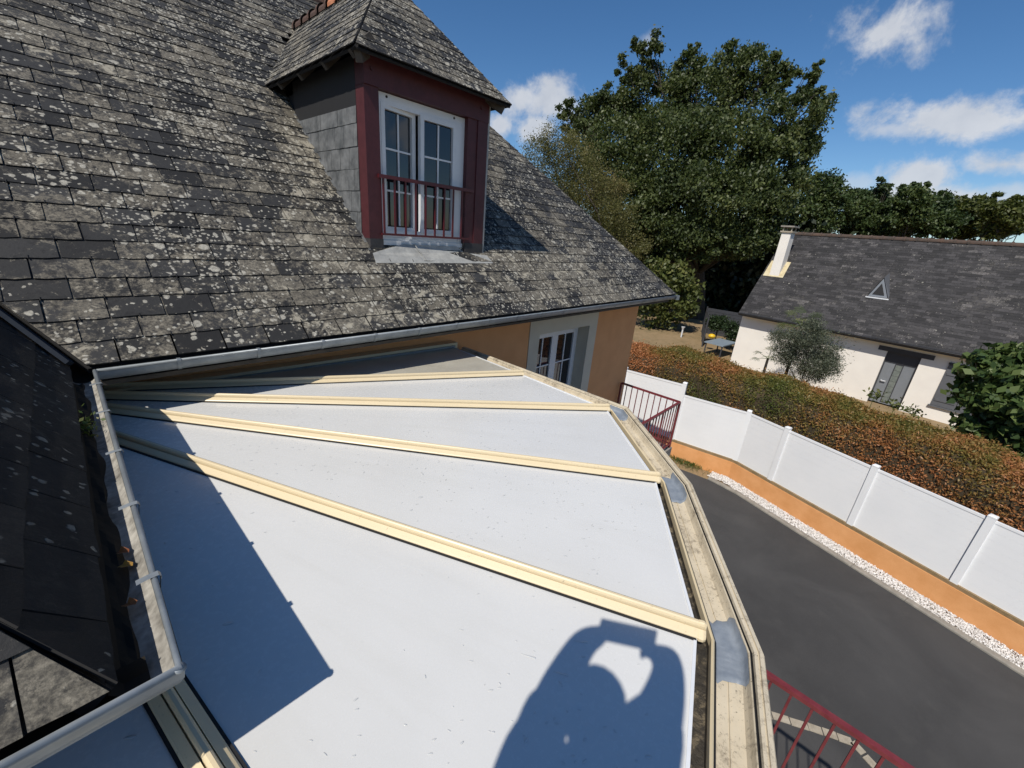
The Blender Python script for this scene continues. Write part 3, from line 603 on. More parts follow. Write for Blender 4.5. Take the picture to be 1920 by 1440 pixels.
MB().bar((dxl + .06, dyf + .06, dz_e - .05), (DX0 + .1, yd + .05, dz_e + .1), .06, .09).build('rafter_foot', M['wood'], dormer)
MB().bar((dxr - .06, dyf + .06, dz_e - .05), (DX1 - .1, yd + .05, dz_e + .1), .06, .09).build('rafter_foot', M['wood'], dormer)
mb = MB(); mb.box((DX0 + .0, yd + .165, dz_e - .38), (DX0 + .018, roofy(dz_e - .3), dz_e + .05)); mb.build('cheek_eave_shadow', M['black'], dormer)  # black band painting the eave's shadow on the upper cheek
# cheek slates (left side of dormer)
regc = []
zc0, zc1 = -.34, dz_e - .36
def cheek_y(z): return roofy(z) - .02
zlo = EZ + (yd + .165 + .02 - EY) * math.tan(T40); Oc = np.array([DX0 + .012, 0, zc0]); regc = [(-(yd + .162), zlo - zc0), (-(yd + .162), zc1 - zc0), (-cheek_y(zc1), zc1 - zc0)]
slates(Oc, (0, -1, 0), (0, 0, 1), regc, .205, .21, M['slate_cheek'], dormer, 60, lift=.012, th=.006, gap=.003, u0=.09, jit=.5)
# sill apron
mb = MB(); a0 = np.array([DX0 - .01, 0, 0]); pr = []
def onroof(x, y, h=.03): return np.array([x, y, EZ + (y - EY) * math.tan(T40)]) + RN * h
mb.add([onroof(DX0 - .03, 4.03 * K), onroof(DX1 + .08, 4.03 * K), onroof(DX1 + .03, 4.12 * K, .05), (DX1 - .30, yd - .01, z0p + .0), (DX1 - .42, yd + .01, z0p + .075), (DX0 + .42, yd + .01, z0p + .075), (DX0 + .22, yd - .01, z0p + .03), onroof(DX0 - .02, 4.12 * K, .05)], [(0, 1, 2, 3, 4, 5, 6, 7)])
sa = mb.build('sill_apron', M['zinc_old'], dormer)
MB().bar((DX0 + .62, 4.035 * K, EZ + (4.035 * K - EY) * math.tan(T40) + .045), (DX0 + .55, yd + .0, z0p + .08), .012, .008).build('apron_seam', M['zinc_old'], dormer)
# side flashings along the dormer cheek
for xx in (DX0 - .01, DX1 + .02): MB().bar(onroof(xx, yd, .02), onroof(xx, roofy(dz_e - .3), .02), .035, .02, RN).build('cheek_flashing', M['slate_cheek'], dormer)
# dormer window
wx0, wx1, wz0, wz1 = 2.385 * K, 3.50 * K, -.215 * K, 1.165 * K; yw = yd + .06
mb = MB(); frame(mb, wx0, wx1, wz0, wz1, yw, .05, .08); mb.box((wx0, yw - .025, wz0 - .03), (wx1, yw + .06, wz0 + .02)); mb.box((wx0 + .05, yw + .01, wz0 + .05), (wx1 - .05, yw + .07, wz0 + .13)); mb.box((wx0 + .05, yw + .004, wz1 - .10), (wx1 - .05, yw + .07, wz1 - .05))
dw = mb.build('dormer_window', M['pvc'], house); tag(dw, 'white casement window with its left sash ajar')
for px_ in (wx0 + .12, wx1 - .16): MB().tube([(px_, yw - .006, wz1 - .03), (px_, yw + .03, wz1 - .03)], .012, 8).build('vent_cap', M['black'], dw)
wm = (wx0 + wx1) / 2 - .06
def sash(a, b, hinge=None, ang=0):
    z0, z1 = wz0 + .115, wz1 - .085; fr = MB(); frame(fr, a, b, z0, z1, yw - .005, .048, .05)
    parts = [('sash', fr, M['pvc'])]
    parts.append(('pane', MB().box((a + .06, yw + .022, z0 + .06), (b - .06, yw + .03, z1 - .06)), M['glass']))
    g = MB(); xm = (a + b) / 2; g.box((xm - .009, yw + .008, z0 + .06), (xm + .009, yw + .02, z1 - .06))
    for q in (.34, .67): z = z0 + (z1 - z0) * q; g.box((a + .06, yw + .0075, z - .009), (b - .06, yw + .0195, z + .009))
    parts.append(('glazing_bar', g, M['pvc']))
    mw = Matrix.Translation(Vector((hinge, yw, 0))) @ Matrix.Rotation(ang, 4, 'Z') @ Matrix.Translation(Vector((-hinge, -yw, 0))) if hinge is not None else Matrix.Identity(4)
    for nm, b_, mt in parts: b_.build(nm, mt, dw, mw=mw)
sash(wx0 + .05, wm, wx0 + .05, math.radians(9)); sash(wm + .012, wx1 - .12)
MB().box((wx1 - .12, yw, wz0 + .1), (wx1 - .05, yw + .05, wz1 - .09)).build('frame_post', M['pvc'], dw)
MB().box((wx0 + .03, yw + .20, wz0 + .05), (wx1 - .03, yw + .22, wz1)).build('room_lining', M['black'], dw)
for k in range(5):
    x = wx1 - .42 + k * .045; MB().tube([(x, yw + .12, wz0 + .1), (x, yw + .12, wz1 - .1)], .02, 6).build('curtain_fold', M['curtain'], dw)
# window guard
gr = MB(); gy = yd - .02; gz1, gz0 = .418 * K, -.132 * K
gr.bar((DX0 + .11, gy, gz1), (DX1 - .20, gy, gz1), .03, .035); gr.bar((DX0 + .13, gy, gz0), (DX1 - .25, gy, gz0), .025, .022)
grd = gr.build('window_guard', M['redpaint'], house)
for i in range(9):
    x = DX0 + .165 + i * .132; MB().bar((x, gy + .0005, gz0), (x, gy + .0005, gz1), .017, .017).build('guard_bar', M['redpaint'], grd)

# ================================================================== CONSERVATORY
AP = np.array([-.558, 4.261])
def gz(x, y): return -1.298 - .036 * math.hypot(x - AP[0], y - AP[1])
cons = empty('conservatory', (1.2, 2, -4.05), 'conservatory with white fan shaped panel roof and cream rafters', 'conservatory')
def pol(a, r): a = math.radians(a); return np.array([AP[0] + r * math.cos(a), AP[1] + r * math.sin(a)])
RADS = [-22.2, -34.9, -49.1, -63.4, -80.4, -98]; RE = 4.53
Q = [np.array([3.176, 4.0]), pol(-22.2, 4.02), pol(-34.9, RE), pol(-49.1, RE), pol(-63.4, RE), pol(-80.4, RE), pol(-98, RE), np.array([-3.2, -.2])]
edgedirs = [(-4, None)]
def panel(pts, nm='roof_panel', mt='panel'):
    mb = MB(); P = [np.array([x, y, gz(x, y)]) for x, y in pts]; mb.slab(P, (0, 0, 1), .032); return mb.build(nm, M[mt], cons)
inner = lambda a, r=.62: pol(a, r)
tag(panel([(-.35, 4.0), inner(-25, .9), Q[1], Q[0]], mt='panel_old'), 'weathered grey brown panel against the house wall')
for i in range(5):
    a, b = RADS[i], RADS[i + 1]; st = 1.1 if i < 4 else 1.6
    panel([inner(a, .75), inner(b, .75), Q[i + 2], Q[i + 1]])
panel([inner(-98, 2.8), (-3.2, 1.5), (-3.2, -.2), Q[6]])
# droplets
dm = MB(); nd = 0
def drop(x, y, L, wd_, ang):
    z = gz(x, y) + .0004; c, s_ = math.cos(ang), math.sin(ang); rings = []
    for q, h in ((1.0, 0), (.8, .55), (.4, .95)):
        rings.append([(x + (L * q * math.cos(k) * c - wd_ * q * math.sin(k) * s_), y + (L * q * math.cos(k) * s_ + wd_ * q * math.sin(k) * c), z + wd_ * .25 * h) for k in np.linspace(0, 2 * math.pi, 8, endpoint=False)])
    dm.loft(rings, closed=True); b = len(dm.v); dm.f.append(tuple(range(b - 8, b))); dm.m.append(0)
for i in range(2300):
    a = random.uniform(-84, -24); r = 1.2 + 3.2 * math.sqrt(random.random()); x, y = pol(a, r)
    if y < -.1 or min(abs(a - q) * math.pi / 180 * r for q in RADS) < .08: continue
    if x > 3.1 or r > 4.4: continue
    if random.random() < .35 + .5 * math.sin(3 * x) * math.cos(2.3 * y):
        big = random.random() < .06; L = random.uniform(.0022, .0046) * (2.0 if big else 1); drop(x, y, L * random.uniform(1, 2.6), L * .7, math.radians(a) + random.gauss(0.4, .5))
for x, y, a in [(.86, .62, -60), (.90, .50, -60), (1.05, .52, -50), (1.5, 1.7, -45)]:
    for k in range(9): drop(x + math.cos(math.radians(a)) * k * .006, y + math.sin(math.radians(a)) * k * .006, .005, .0012 + .0004 * k, math.radians(a))
o = dm.build('water_droplets', M['water'], cons, smooth=True); tag(o, kind='stuff')
# rafters with cap profile, gaskets and end plugs
PS_ = (.80, .92)
prof = [(-.056, -.002), (-.056, .010), (-.050, .016), (-.021, .031), (-.021, .014), (-.0155, .014), (-.0155, .043), (-.012, .052), (-.006, .057), (.006, .057), (.012, .052), (.0155, .043), (.0155, .014), (.021, .014), (.021, .031), (.050, .016), (.056, .010), (.056, -.002)]
prof = [(a * PS_[0], b * PS_[1]) for a, b in prof]
ends = [Q[1], Q[2], Q[3], Q[4], Q[5], Q[6]]
for i, (a, e) in enumerate(zip(RADS, ends)):
    s = inner(a, .62); d = nrm(e - s); n = np.array([-d[1], d[0]]); e2 = e + d * .012
    P0 = np.array([*s, gz(*s)]); P1 = np.array([*e2, gz(*e2)])
    rings = [[p + np.array([n[0] * o, n[1] * o, h]) for o, h in prof] for p in (P0, P1)]
    mb = MB(); mb.loft(rings, closed=True, cap=True); rf = mb.build('rafter', M['cream'], cons)
    for sgn in (-1, 1):
        MB().bar(P0 + np.array([*(n * sgn * .049), .002]), P1 + np.array([*(n * sgn * .049), .002]) - np.array([*d, 0]) * .015, .010, .008).build('gasket', M['black'], rf)
    c = P1 + np.array([*(d * .004), .012]); MB().loft([[c + np.array([n[0] * o * q, n[1] * o * q, (h - .012) * q]) + np.array([*d, 0]) * f for o, h in prof] for q, f in ((1.06, -.012), (1.06, .006), (.9, .016), (.5, .02))], closed=True, cap=True).build('end_plug', M['cream'], rf)
# white closing strips on the outer panel edges
for a, b in zip(Q[:-1], Q[1:]):
    A3, B3 = np.array([*a, gz(*a) - .012]), np.array([*b, gz(*b) - .012]); MB().bar(A3, B3, .012, .034).build('edge_trim', M['pvc'], cons)
# wall plates
MB().obox(((-.4 + 3.2) / 2, 3.985, -1.375), (1.85, 0, -.045), (0, .055, 0), (0, 0, .04)).build('wall_plate', M['cream'], cons)
MB().bar((-.45, 3.92, -1.322), (3.2, 3.92, -1.42), .03, .02).build('wall_plate_trim', M['zinc'], cons)
# gutter round the outside
GL = [Q[0], Q[2], Q[3], Q[4], Q[5], Q[6], Q[7]]
def offs(poly, o):
    out = []
    for i, p in enumerate(poly):
        ns = []
        if i > 0: d = nrm(p - poly[i - 1]); ns.append(np.array([-d[1], d[0]]))
        if i < len(poly) - 1: d = nrm(poly[i + 1] - p); ns.append(np.array([-d[1], d[0]]))
        m_ = nrm(sum(ns)); out.append(p + m_ * o / max(.3, np.dot(m_, ns[0])))
    return out
sgn = 1 if np.dot(offs(GL, .1)[3] - AP, offs(GL, .1)[3] - AP) > np.dot(GL[3] - AP, GL[3] - AP) else -1
def gprof(name, pr, mat, zc=-1.47):
    cols = [[np.array([p[0], p[1], zc + h]) for p in offs(GL, sgn * o)] for o, h in pr]
    mb = MB(); mb.loft([[c[i] for c in cols] for i in range(len(GL))]); return mb.build(name, mat, cons)
gprof('gutter_tray', [(-.06, -.02), (-.055, -.075), (.062, -.075), (.066, -.03)], M['tray'])
gprof('gutter_inner_lip', [(.064, -.08), (.064, -.012), (.070, -.006), (.076, -.012), (.076, -.028)], M['cream'])
gprof('gutter_seam', [(.0765, -.026), (.080, -.022), (.086, -.026), (.086, -.05)], M['black'])
gut = gprof('gutter', [(.084, -.03), (.088, -.062), (.098, -.070), (.138, -.073), (.139, -.067), (.143, -.067), (.144, -.074), (.188, -.070), (.196, -.05), (.202, -.022), (.206, -.018)], M['gcream'])
gprof('gutter_groove', [(.205, -.02), (.208, -.027), (.213, -.027), (.216, -.018)], M['black'])
gprof('gutter_outer_lip', [(.215, -.019), (.218, -.006), (.229, -.004), (.231, -.010), (.235, -.010), (.237, -.003), (.252, -.006), (.258, -.016), (.258, -.13), (.20, -.135), (.06, -.10)], M['gcream'])
# sealant patches at the mitres
zc = -1.47
for vi in (1, 2, 3, 4):
    mb = MB(); p = GL[vi]; d0, d1 = nrm(GL[vi - 1] - p), nrm(GL[vi + 1] - p)
    def off_at(o): return offs(GL, sgn * o)[vi]
    rows = []
    for k, q in enumerate(np.linspace(-1, 1, 25)):
        row = []
        for j, (o, h) in enumerate([(.0865, -.036), (.091, -.058), (.10, -.064), (.118, -.066), (.140, -.061), (.165, -.066), (.186, -.064), (.194, -.046), (.199, -.024)]):
            base = off_at(o); d = d0 if q < 0 else d1; ln = (.165 if q < 0 else .125) * (1 + .10 * math.sin(j * .8 + vi * 2.3 + (2 if q < 0 else 0)) + .05 * math.sin(j * 2.6 + vi))
            b3 = base + d * abs(q) * ln; fall = -.008 if abs(q) > .97 else 0
            row.append(np.array([b3[0], b3[1], zc + h + .002 + fall + .003 * math.sin(k * 1.9 + j * .9 + vi) * math.cos(j * 1.3 - k * .7)]))
        rows.append(row)
    mb.loft(rows); mb.build('sealant_patch', M['seal'], cons, smooth=True)
# glazed walls below the roof
for a, b in zip(GL[:-1], GL[1:]):
    d = nrm(b - a); a2 = a; MB().bar((*a, -1.62), (*a, -4.05), .09, .09, (1, 0, 0)).build('wall_post', M['cream'], cons)
    MB().bar((*(a + d * .05), -2.85), (*(b - d * .05), -2.85), .012, 2.2).build('wall_pane', M['glass'], cons)
    MB().bar((*(a + d * .05), -1.66), (*(b - d * .05), -1.66), .07, .12).build('wall_head', M['cream'], cons); MB().bar((*(a + d * .05), -4.0), (*(b - d * .05), -4.0), .07, .1).build('wall_sill', M['cream'], cons)

# dry leaves and weeds lying in the zinc gutter
def dryleaf(x, y, z, s, label, rv):
    mb = MB(); mb.cur = rv; n = 9; pts = []
    for k in range(n):
        a = 2 * math.pi * k / n; r = s * (1 if k % 2 == 0 else .62) * random.uniform(.8, 1.15); pts.append((x + r * math.cos(a) * .9, y + r * math.sin(a), z + .3 * s * math.sin(a * 2 + x * 9) + .25 * r))
    pts.append((x, y, z)); mb.add(pts, [(n, k, (k + 1) % n) for k in range(n)]); o = mb.build('dry_leaf', M['dryleaf']); tag(o, label, 'leaf', 'dry leaves in the gutter')
dryleaf(-.062, 1.545, -1.045, .022, 'rust brown dry leaf in the zinc gutter, farthest of the three', .05)
dryleaf(-.060, 1.47, -1.045, .021, 'yellow dry leaf in the zinc gutter beside two rusty ones', .95)
dryleaf(-.068, 1.285, -1.040, .019, 'rust brown dry leaf in the zinc gutter nearest the camera', .12)
C = np.array([-.085, 2.64, -1.02]) + RNG.normal(size=(70, 3)) * np.array([.02, .06, .022]); C[:, 2] = np.maximum(C[:, 2], -1.05)
tag(fastquads('gutter_weed', leafquads(C, .012, .55), M['grass'], rnd=RNG.uniform(.3, 1, 70)), 'small green and yellow weed growing in the far end of zinc gutter', 'weed', kind='stuff')

# ================================================================== railings on the terrace
def railing(name, path, label, zt=-3.0, sp=.128):
    r = empty(name, (*path[0], -4.05), label, 'railing', 'red metal railings on the terrace')
    for a, b in zip(path[:-1], path[1:]):
        a, b = np.array(a), np.array(b); L = np.linalg.norm(b - a); d = (b - a) / L
        MB().bar((*a, zt), (*b, zt), .045, .035).build('top_rail', M['railred'], r); MB().bar((*a, -3.96), (*b, -3.96), .03, .02).build('bottom_rail', M['railred'], r)
        k = int(L / sp)
        me = MB().bar((0, 0, -3.955), (0, 0, zt - .018), .016, .016, (1, 0, 0)).mesh('baluster', M['railred'])
        for i in range(1, k): p = a + d * (i * L / k); put(bpy.data.objects.new('baluster', me), r, Matrix.Translation(Vector((*p, 0))))
    for p in path: MB().bar((*p, -4.05), (*p, zt), .04, .04, (1, 0, 0)).build('rail_post', M['railred'], r)
    return r
railing('railing', [(8.1, 4.0), (8.1, 2.66), (3.25, 2.66)], 'red metal railing on the balcony corner by the orange wall')
railing('railing', [(3.05, 2.5), (3.05, -1.72), (.8, -1.72)], 'red metal railing above the driveway beside the cream gutter')

# ================================================================== low wall, fence, hedge
lw = MB()
for a, b in zip((-4.4, -1.84, 0, 3, 6, 9), (-1.84, 0, 3, 6, 9, 14)):
    if a < 0: p, q, r2, s2 = fpt(a, 0), fpt(b if b < 0 else -.0001, 0), fpt(b if b < 0 else -.0001, .2), fpt(a, .2)
    else: p, q, r2, s2 = fpt(a + (1e-4 if a == 0 else 0), 0), fpt(b, 0), fpt(b, .2), fpt(a + (1e-4 if a == 0 else 0), .2)
    z0 = min(drive_z(p[1]), drive_z(q[1])) - .15
    lw.add([(*p, z0), (*q, z0), (*r2, z0), (*s2, z0), (*p, -6.0), (*q, -6.0), (*r2, -6.0), (*s2, -6.0)], [(0, 3, 2, 1), (4, 5, 6, 7), (0, 1, 5, 4), (1, 2, 6, 5), (2, 3, 7, 6), (3, 0, 4, 7)])
o = lw.build('low_wall', M['orangelow']); tag(o, 'low orange rendered wall under the white fence', 'wall')
fence = empty('fence', (*fpt(3, .1), -6), 'white plastic panel fence on the low orange wall', 'fence')
PS = [-3.78, -1.84, 0.0, 1.11, 3.09, 4.95, 6.85, 8.75]
TOPS = [-4.02, -4.02, -4.345, -4.345, -4.345, -4.345, -4.345, -4.345]
for s_, zt in zip(PS, TOPS):
    c = fpt(s_, .09); mb = MB(); mb.box((-.06, -.06, -6.0), (.06, .06, zt + .02)); mb.loft([[(-.063 * q, -.063 * q, z), (.063 * q, -.063 * q, z), (.063 * q, .063 * q, z), (-.063 * q, .063 * q, z)] for q, z in ((1, zt + .02), (1, zt + .045), (.8, zt + .06), (.3, zt + .07))], closed=True, cap=True)
    d = FD if s_ > 0 else -FD0
    mb.build('fence_post', M['fencew'], fence, mw=Matrix.Translation(Vector((*c, 0))) @ Matrix.Rotation(math.atan2(d[1], d[0]), 4, 'Z'))
for i in range(len(PS) - 1):
    a, b = fpt(PS[i], .09), fpt(PS[i + 1], .09); d = nrm(b - a); a = a + d * .06; b = b - d * .06; zt = -4.05 if i == 0 else -4.37
    pn = MB().bar((*a, (zt - 6) / 2), (*b, (zt - 6) / 2), .025, zt + 5.9).build('fence_panel', M['fencew'], fence)
    MB().bar((*a, zt - .02), (*b, zt - .02), .05, .05).build('top_rail', M['fencew'], pn); MB().bar((*a, -5.965), (*b, -5.965), .05, .05).build('bottom_rail', M['fencew'], pn); H = zt - .045 + 5.94; nb = 9
    for k in range(nb): z = -5.94 + H * (k + .5) / nb; MB().bar((*a, z), (*b, z), .03, H / nb - .0032).build('board', M['fencew'], pn)
# hedge
def hedge(name, s0, s1, o0, o1, ztop, label, n, seed):
    rng = np.random.default_rng(seed); h = empty(name, (*fpt((s0 + s1) / 2, (o0 + o1) / 2), -5.92), label, 'hedge')
    zb = -5.9; rings = []; SS = np.linspace(s0, s1, 40)
    def zt(s): return ztop(s) + .05 * math.sin(s * 2.1) + .04 * math.sin(s * 4.7 + 1)
    prof = lambda s: [(o0 + .12, zb), (o0 + .10, zt(s) - .45), (o0 + .3, zt(s) - .14), (o0 + .6, zt(s) - .05), (o1 - .4, zt(s) - .03), (o1 - .12, zt(s) - .15), (o1 - .08, zt(s) - .5), (o1 - .12, zb)]
    mb = MB(); mb.loft([[np.array([*fpt(s, o), z - .05]) for o, z in prof(s)] for s in SS], cap=True); mb.build('branches', M['hedgecore'], h)
    S = rng.uniform(s0, s1, n); q = rng.uniform(0, 1, n); C = np.empty((n, 3)); ax = np.empty((n, 3))
    for i in range(n):
        P = prof(S[i]); seg = [(P[1], P[2], .10), (P[2], P[3], .16), (P[3], P[4], .36), (P[0], P[1], .30), (P[4], P[5], .08)]
        u = q[i]; 
        for A_, B_, wgt in seg:
            if u < wgt: k = u / wgt; break
            u -= wgt
        if A_ is P[0]: k = 1 - .75 * k * 0.9
        o = A_[0] + (B_[0] - A_[0]) * k; z = A_[1] + (B_[1] - A_[1]) * k
        C[i] = [*fpt(S[i] if abs(S[i]) > 1e-6 else .001, o), z]
    C += rng.normal(size=(n, 3)) * np.array([.035, .035, .03]) + ((np.sin(C[:, 0] * 7.3 + C[:, 1] * 5.1) * np.sin(C[:, 1] * 6.7 - C[:, 2] * 8.0)) * .03)[:, None] 
    k = rng.choice(n, n // 40, replace=False); C[k, 2] += rng.uniform(.02, .16, len(k)); k = rng.choice(n, n // 30, replace=False); C[k, :2] -= FN * rng.uniform(.02, .10, len(k))[:, None]
    co = leafquads(C, .034, .40, up=-.5, rng=rng)
    fastquads('foliage', co, M['hedgeleaf'], h, rnd=rng.uniform(0, 1, n)); return h
hedge('hedge', -7.5, 10.5, .42, 2.15, lambda s: -3.50 + (.18 * math.exp(-((s + 2.2) / 1.4) ** 2)), 'long clipped hedge browned rust and green behind the white fence', 165000, 3)
# grass tuft at the start of the kerb
n = 900; C = np.array([*onz(1282, 868, ZD)[:2], ZD + .03]) + RNG.normal(size=(n, 3)) * np.array([.14, .30, .0]); C[:, 2] += RNG.uniform(0, .08, n)
tag(fastquads('grass_tuft', leafquads(C, .06, .12, up=-1.5), M['grass'], rnd=RNG.uniform(0, 1, n)), 'green weeds at the foot of the orange wall', 'weeds', kind='stuff')

# ================================================================== NEIGHBOUR'S HOUSE
NU = np.array([.122, .993, 0]); NU /= np.linalg.norm(NU); NN = np.array([NU[1], -NU[0], 0]); NP = np.array([23.5, -1.2, 0])
def nb(u, o, z): return NP + NU * u + NN * o + np.array([0, 0, z])
ngh = empty('neighbour_house', nb(0, 3, -5.9), 'white rendered house with long dark slate roof behind the hedge', 'house')
U0, U1, NG = 7.14, -9.0, -5.95; ez, ridge_o = -3.08, 3.02; T50 = math.radians(50)
def nbox(u0, u1, o0, o1, z0, z1, mb=None):
    mb = mb or MB(); P = [nb(u, o, z) for z in (z0, z1) for u, o in ((u0, o0), (u1, o0), (u1, o1), (u0, o1))]
    return mb.add(P, [(0, 3, 2, 1), (4, 5, 6, 7), (0, 1, 5, 4), (1, 2, 6, 5), (2, 3, 7, 6), (3, 0, 4, 7)])
mb = MB(); zt = -2.95
nbox(U0, 1.02, 0, .3, NG, zt, mb); nbox(-.08, -.90, 0, .3, NG, zt, mb); nbox(-2.3, U1, 0, .3, NG, zt, mb); nbox(1.02, -.08, 0, .3, -3.56, zt, mb); nbox(-.90, -2.3, 0, .3, -3.55, zt, mb); nbox(-.90, -2.3, 0, .3, NG, -5.31, mb)
mb.slab([nb(U0, .3, NG), nb(U0, 6.3, NG), nb(U0, 6.3, zt), nb(U0, 3.02, .9), nb(U0, .3, zt)], NU, .25)
mb.slab([nb(U1, .3, NG), nb(U1, 6.3, NG), nb(U1, 6.3, zt), nb(U1, 3.02, .9), nb(U1, .3, zt)], NU, .25); nbox(U0, U1, 6.3, 6.6, NG, zt, mb)
mb.build('wall', M['whitewall'], ngh)
NV = NN * math.cos(T50) + np.array([0, 0, math.sin(T50)]); NO = nb(0, -.45, ez); NL = (ridge_o + .45) / math.cos(T50); NRN = np.cross(-NU, NV)
rg = [(-7.2, 0), (9.1, 0), (9.1, NL), (-7.2, NL)]
mb = MB(); mb.slab([NO - NU * a + NV * b - NRN * .01 for a, b in rg], NRN, .08)
NV2 = -NN * math.cos(T50) + np.array([0, 0, math.sin(T50)]); NO2 = nb(0, 2 * ridge_o + .45, ez)
mb.slab([NO2 - NU * a + NV2 * b for a, b in ((-7.2, 0), (-7.2, NL), (9.1, NL), (9.1, 0))], np.cross(NV2, -NU), .08)
nroof = mb.build('roof', M['batten'], ngh)
slates(NO, -NU, NV, rg, .135, .30, M['slate_far'], nroof, 0, lift=.012, th=.012, gap=.004)
for i in range(40):
    u = 7.2 - i * .41; c = nb(u, ridge_o, ez + NL * math.sin(T50)); 
    rgk = lambda q, r: [c - NU * q + NN * r * math.cos(a) + np.array([0, 0, r * math.sin(a) - .03]) for a in np.linspace(-.2, math.pi + .2, 8)]
    MB().loft([rgk(0, .12), rgk(.33, .12), rgk(.335, .145), rgk(.41, .145)]).build('ridge_tile', M['clayfar'], nroof)
mb = MB()
rr_ = [(.0 + .06 * math.cos(a), .0 - .06 * math.sin(a)) for a in np.linspace(0, math.pi, 7)]
mb.loft([[nb(u, -.50 + o, ez - .0 + h) for o, h in rr_] for u in (7.2, -9.1)]); mb.tube([nb(7.2, -.56, ez), nb(-9.1, -.56, ez)], .014, 6); mb.build('gutter', M['anthra'], ngh, smooth=True)
nbox(7.2, -9.1, -.42, .0, -3.12, -3.09).build('soffit', M['whitewall'], ngh); nbox(7.2, -9.1, -.45, -.425, -3.2, -3.02).build('fascia', M['anthra'], ngh)
# door
nbox(1.34, -.44, -.03, .02, -3.56, -3.37).build('door_lintel', M['anthra'], ngh)
nd_ = nbox(1.02, -.08, .16, .2, -5.85, -3.56).build('front_door', M['doorgrey'], ngh)
nbox(.98, -.04, .13, .16, -4.02, -3.57).build('transom', M['anthra'], nd_); nbox(1.02, .97, .12, .2, -5.85, -3.56).build('door_frame', M['anthra'], nd_); nbox(-.02, -.08, .12, .2, -5.85, -3.56).build('door_frame', M['anthra'], nd_)
nbox(.62, .34, .15, .165, -5.8, -4.03).build('glass_strip', M['anthra'], nd_)
for k in range(7): nbox(.585, .375, .14, .155, -4.32 - k * .24, -4.09 - k * .24).build('glass_square', M['doorglass'], nd_)
MB().bar(nb(.86, .08, -4.85), nb(.70, .08, -4.85), .03, .03).build('door_handle', M['pvc'], nd_); MB().bar(nb(.86, .08, -4.85), nb(.86, .16, -4.85), .03, .03).build('door_handle', M['pvc'], nd_)
ns = nbox(-.90, -1.6, -.05, -.005, -5.3, -3.6).build('shutter', M['shutter'], ngh); nbox(-1.615, -2.3, -.05, -.005, -5.3, -3.6).build('shutter', M['shutter'], ngh)
for z in (-3.95, -5.05): nbox(-.95, -1.55, -.075, -.052, z - .05, z + .05).build('shutter_batten', M['shutter'], ns)
nbox(-.84, -2.4, -.09, .0, -5.37, -5.31).build('window_sill', M['shutter'], ngh); nbox(-.88, -2.3, -.045, .0, -3.58, -3.50).build('window_head', M['anthra'], ngh)
# chimney, flashing, triangular rooflight
cz = -1.0
ch = MB(); cu0, cu1 = 6.84, 6.38
ch.add([nb(cu0, 1.15, -1.35), nb(cu1, 1.15, -1.35), nb(cu1, 1.75, -1.35), nb(cu0, 1.75, -1.35), nb(cu0 - .02, 1.17, 1.02), nb(cu1 + .02, 1.17, 1.02), nb(cu1 + .02, 1.73, 1.02), nb(cu0 - .02, 1.73, 1.02)], [(0, 3, 2, 1), (4, 5, 6, 7), (0, 1, 5, 4), (1, 2, 6, 5), (2, 3, 7, 6), (3, 0, 4, 7)])
ch = ch.build('chimney', M['whitewall'], ngh)
nbox(cu0 + .05, cu1 - .05, 1.10, 1.80, 1.02, 1.09).build('chimney_collar', M['stonepaver'], ch)
for u in (cu0 - .02, cu1 + .06):
    for o2 in (1.16, 1.66): nbox(u, u - .05, o2, o2 + .07, 1.09, 1.27).build('chimney_leg', M['stonepaver'], ch)
nbox(cu0 + .08, cu1 - .08, 1.07, 1.83, 1.27, 1.34).build('chimney_cap', M['concrete'], ch)
mb = MB(); fl = [(cu0 + .28, 1.30), (cu1 - .22, 1.30), (cu1 - .18, 1.95), (cu0 + .28, 1.95)]
mb.slab([NO - NU * -a + NV * b + NRN * .05 for a, b in [(u, (o2 + .45) / math.cos(T50) - .25) for u, o2 in fl]], NRN, .03); mb.build('chimney_flashing', M['flash'], ngh)
tri = [nb(2.53, .86, -1.50), nb(1.78, .86, -1.50), nb(2.20, .86 + .12, -.62)]
mb = MB(); A_, B_, C_ = tri; back = nb(2.2, 1.75, -.42)
mb.add([A_, B_, C_, back, nb(2.53, .96, -1.38), nb(1.78, .96, -1.38)], [(0, 2, 3, 4), (2, 1, 5, 3)]); sk = mb.build('triangular_rooflight', M['shutter'], ngh)
cen = (A_ + B_ + C_) / 3
MB().slab([cen + (p - cen) * .9 - NN * .015 for p in tri][::-1], -NN, .02).build('rooflight_frame', M['doorgrey'], sk)
MB().slab([cen + (p - cen) * .55 - NN * .04 for p in tri][::-1], -NN, .02).build('rooflight_pane', M['black'], sk)
nbox(2.56, 1.75, .78, .88, -1.54, -1.49).build('rooflight_sill', M['pvc'], sk)

